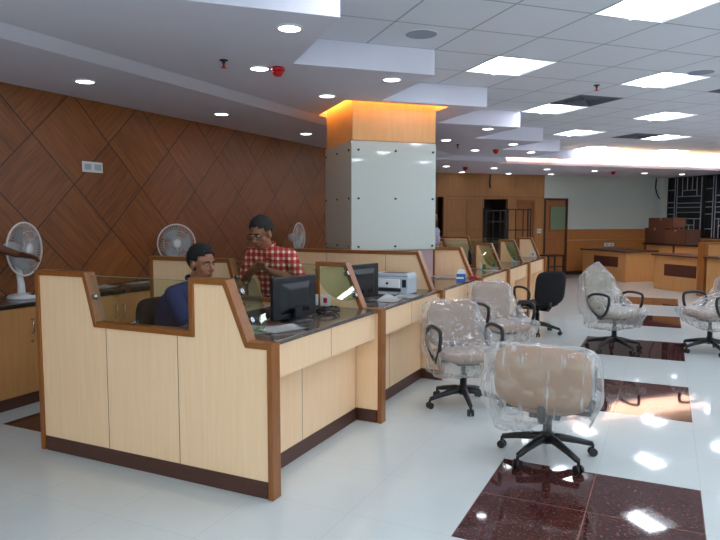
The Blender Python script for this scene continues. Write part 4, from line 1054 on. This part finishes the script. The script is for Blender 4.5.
# man in the plaid shirt: local +y is world -y; local +x is world -x
J = standing(.16, neck=V(0, .19, 1.32), shL=V(-.20, .16, 1.26), shR=V(.20, .16, 1.26), chest=V(0, .12, 1.17), waist=V(0, .05, 1.04), pelvis=V(0, 0, .92), head=V(.03, .27, 1.46), hrot=Rot(-.1, -.38),
             elL=V(-.31, .14, 1.03), wrL=V(-.06, .27, 1.13), elR=V(.28, .20, 1.03), wrR=V(.07, .32, 1.15))
st = person((-3.24, 5.03, -.0), PI, 'person in a red plaid shirt and glasses standing behind the seated man, looking down', J, SKIN2, HAIRG, PLAID, BEIGET, 'short', 1.14,
            {'L': (V(.9, .2, .35), V(0, .2, -1), V(.1, .6, .8), .6), 'R': (V(-.9, .1, .3), V(0, .2, -1), V(-.1, .6, .8), .6)})
c, R, s = J['head'], J['hrot'], 1.14
def P(x, y, z): return c + R @ (Vector((x, y, z)) * s)
gl = None
bm = BM()
for sx in (-1, 1):
    tube(bm, [P(sx * .034 + .025 * math.cos(a), .106, .008 + .017 * math.sin(a)) for a in [2 * PI * k / 16 for k in range(16)]], .0024, 6, True)
    tube(bm, [P(sx * .059, .105, .012), P(sx * .082, .06, .014), P(sx * .084, -.01, .01)], .002, 6)
tube(bm, [P(-.010, .106, .012), P(.010, .106, .012)], .002, 6); g = put('glasses', bm, BLACKP, st, True)
for sx in (-1, 1):
    bm = BM(); tube(bm, [P(sx * .034, .105, .008), P(sx * .034, .1055, .008)], .0165, 16); put('lens', bm, glassy('spectacle_lens', (.92, .94, .94, 1), .02, 1.5), g)
# seated man: local +y is world +x
J = dict(pelvis=V(0, -.02, .56), waist=V(0, .04, .74), chest=V(0, .13, .93), neck=V(0, .24, 1.10), hipL=V(-.09, .03, .55), hipR=V(.09, .03, .55), knL=V(-.12, .42, .53), knR=V(.12, .42, .53),
         anL=V(-.12, .38, .09), anR=V(.12, .38, .09), shL=V(-.19, .21, 1.035), shR=V(.19, .21, 1.035), elL=V(-.24, .36, .88), elR=V(.24, .36, .85), wrL=V(-.13, .57, .94), wrR=V(.14, .57, .94),
         head=V(0, .325, 1.25), hrot=Rot(-.12, -.12))
person((-3.49, 3.82, 0), facing(1, 0), 'person with black hair in a blue sweater seated at the nearest counter', J, SKIN2, HAIR, BLUEK, GREYT, 'long', 1.10)
# person left of the frame whose arm reaches the fan: local +y is world +y
bx, by = -4.62, 2.72
def W(x, y, z): return V(x - bx, y - by, z)
J = standing(0., shL=W(-4.80, 2.84, 1.40), elL=W(-4.95, 3.24, 1.42), wrL=W(-4.92, 3.58, 1.295))
person((bx, by, 0), 0, 'person mostly outside the left edge, bare arm reaching to the near fan', J, SKIN, HAIR, BLUEK, GREYT, 'short', 1.0,
       {'L': (V(.62, .62, -.16), V(.1, -.3, -1), V(.45, -.5, .45), .30, 1.12)})
person((-3.46, 9.6, 0), facing(.8, -.2), 'person in a pale lilac shirt standing right behind the column', standing(.05), SKIN2, HAIR, LILAC, GREYT, 'long', 1.0)

# ------------------------------------------------------------------ light and view
w = bpy.data.worlds.new('world'); SC.world = w; w.use_nodes = True
w.node_tree.nodes['Background'].inputs[0].default_value = (.84, .89, 1, 1); w.node_tree.nodes['Background'].inputs[1].default_value = 3.
SC.view_settings.view_transform = 'Standard'; SC.view_settings.look = 'None'; SC.view_settings.gamma = 1; SC.view_settings.exposure = -.1
SC.view_settings.use_curve_mapping = False
SC.cycles.max_bounces = 8; SC.cycles.transparent_max_bounces = 16; SC.cycles.caustics_reflective = False; SC.cycles.caustics_refractive = False
SC.cycles.use_denoising = True
SC.cycles.sample_clamp_indirect = 6.
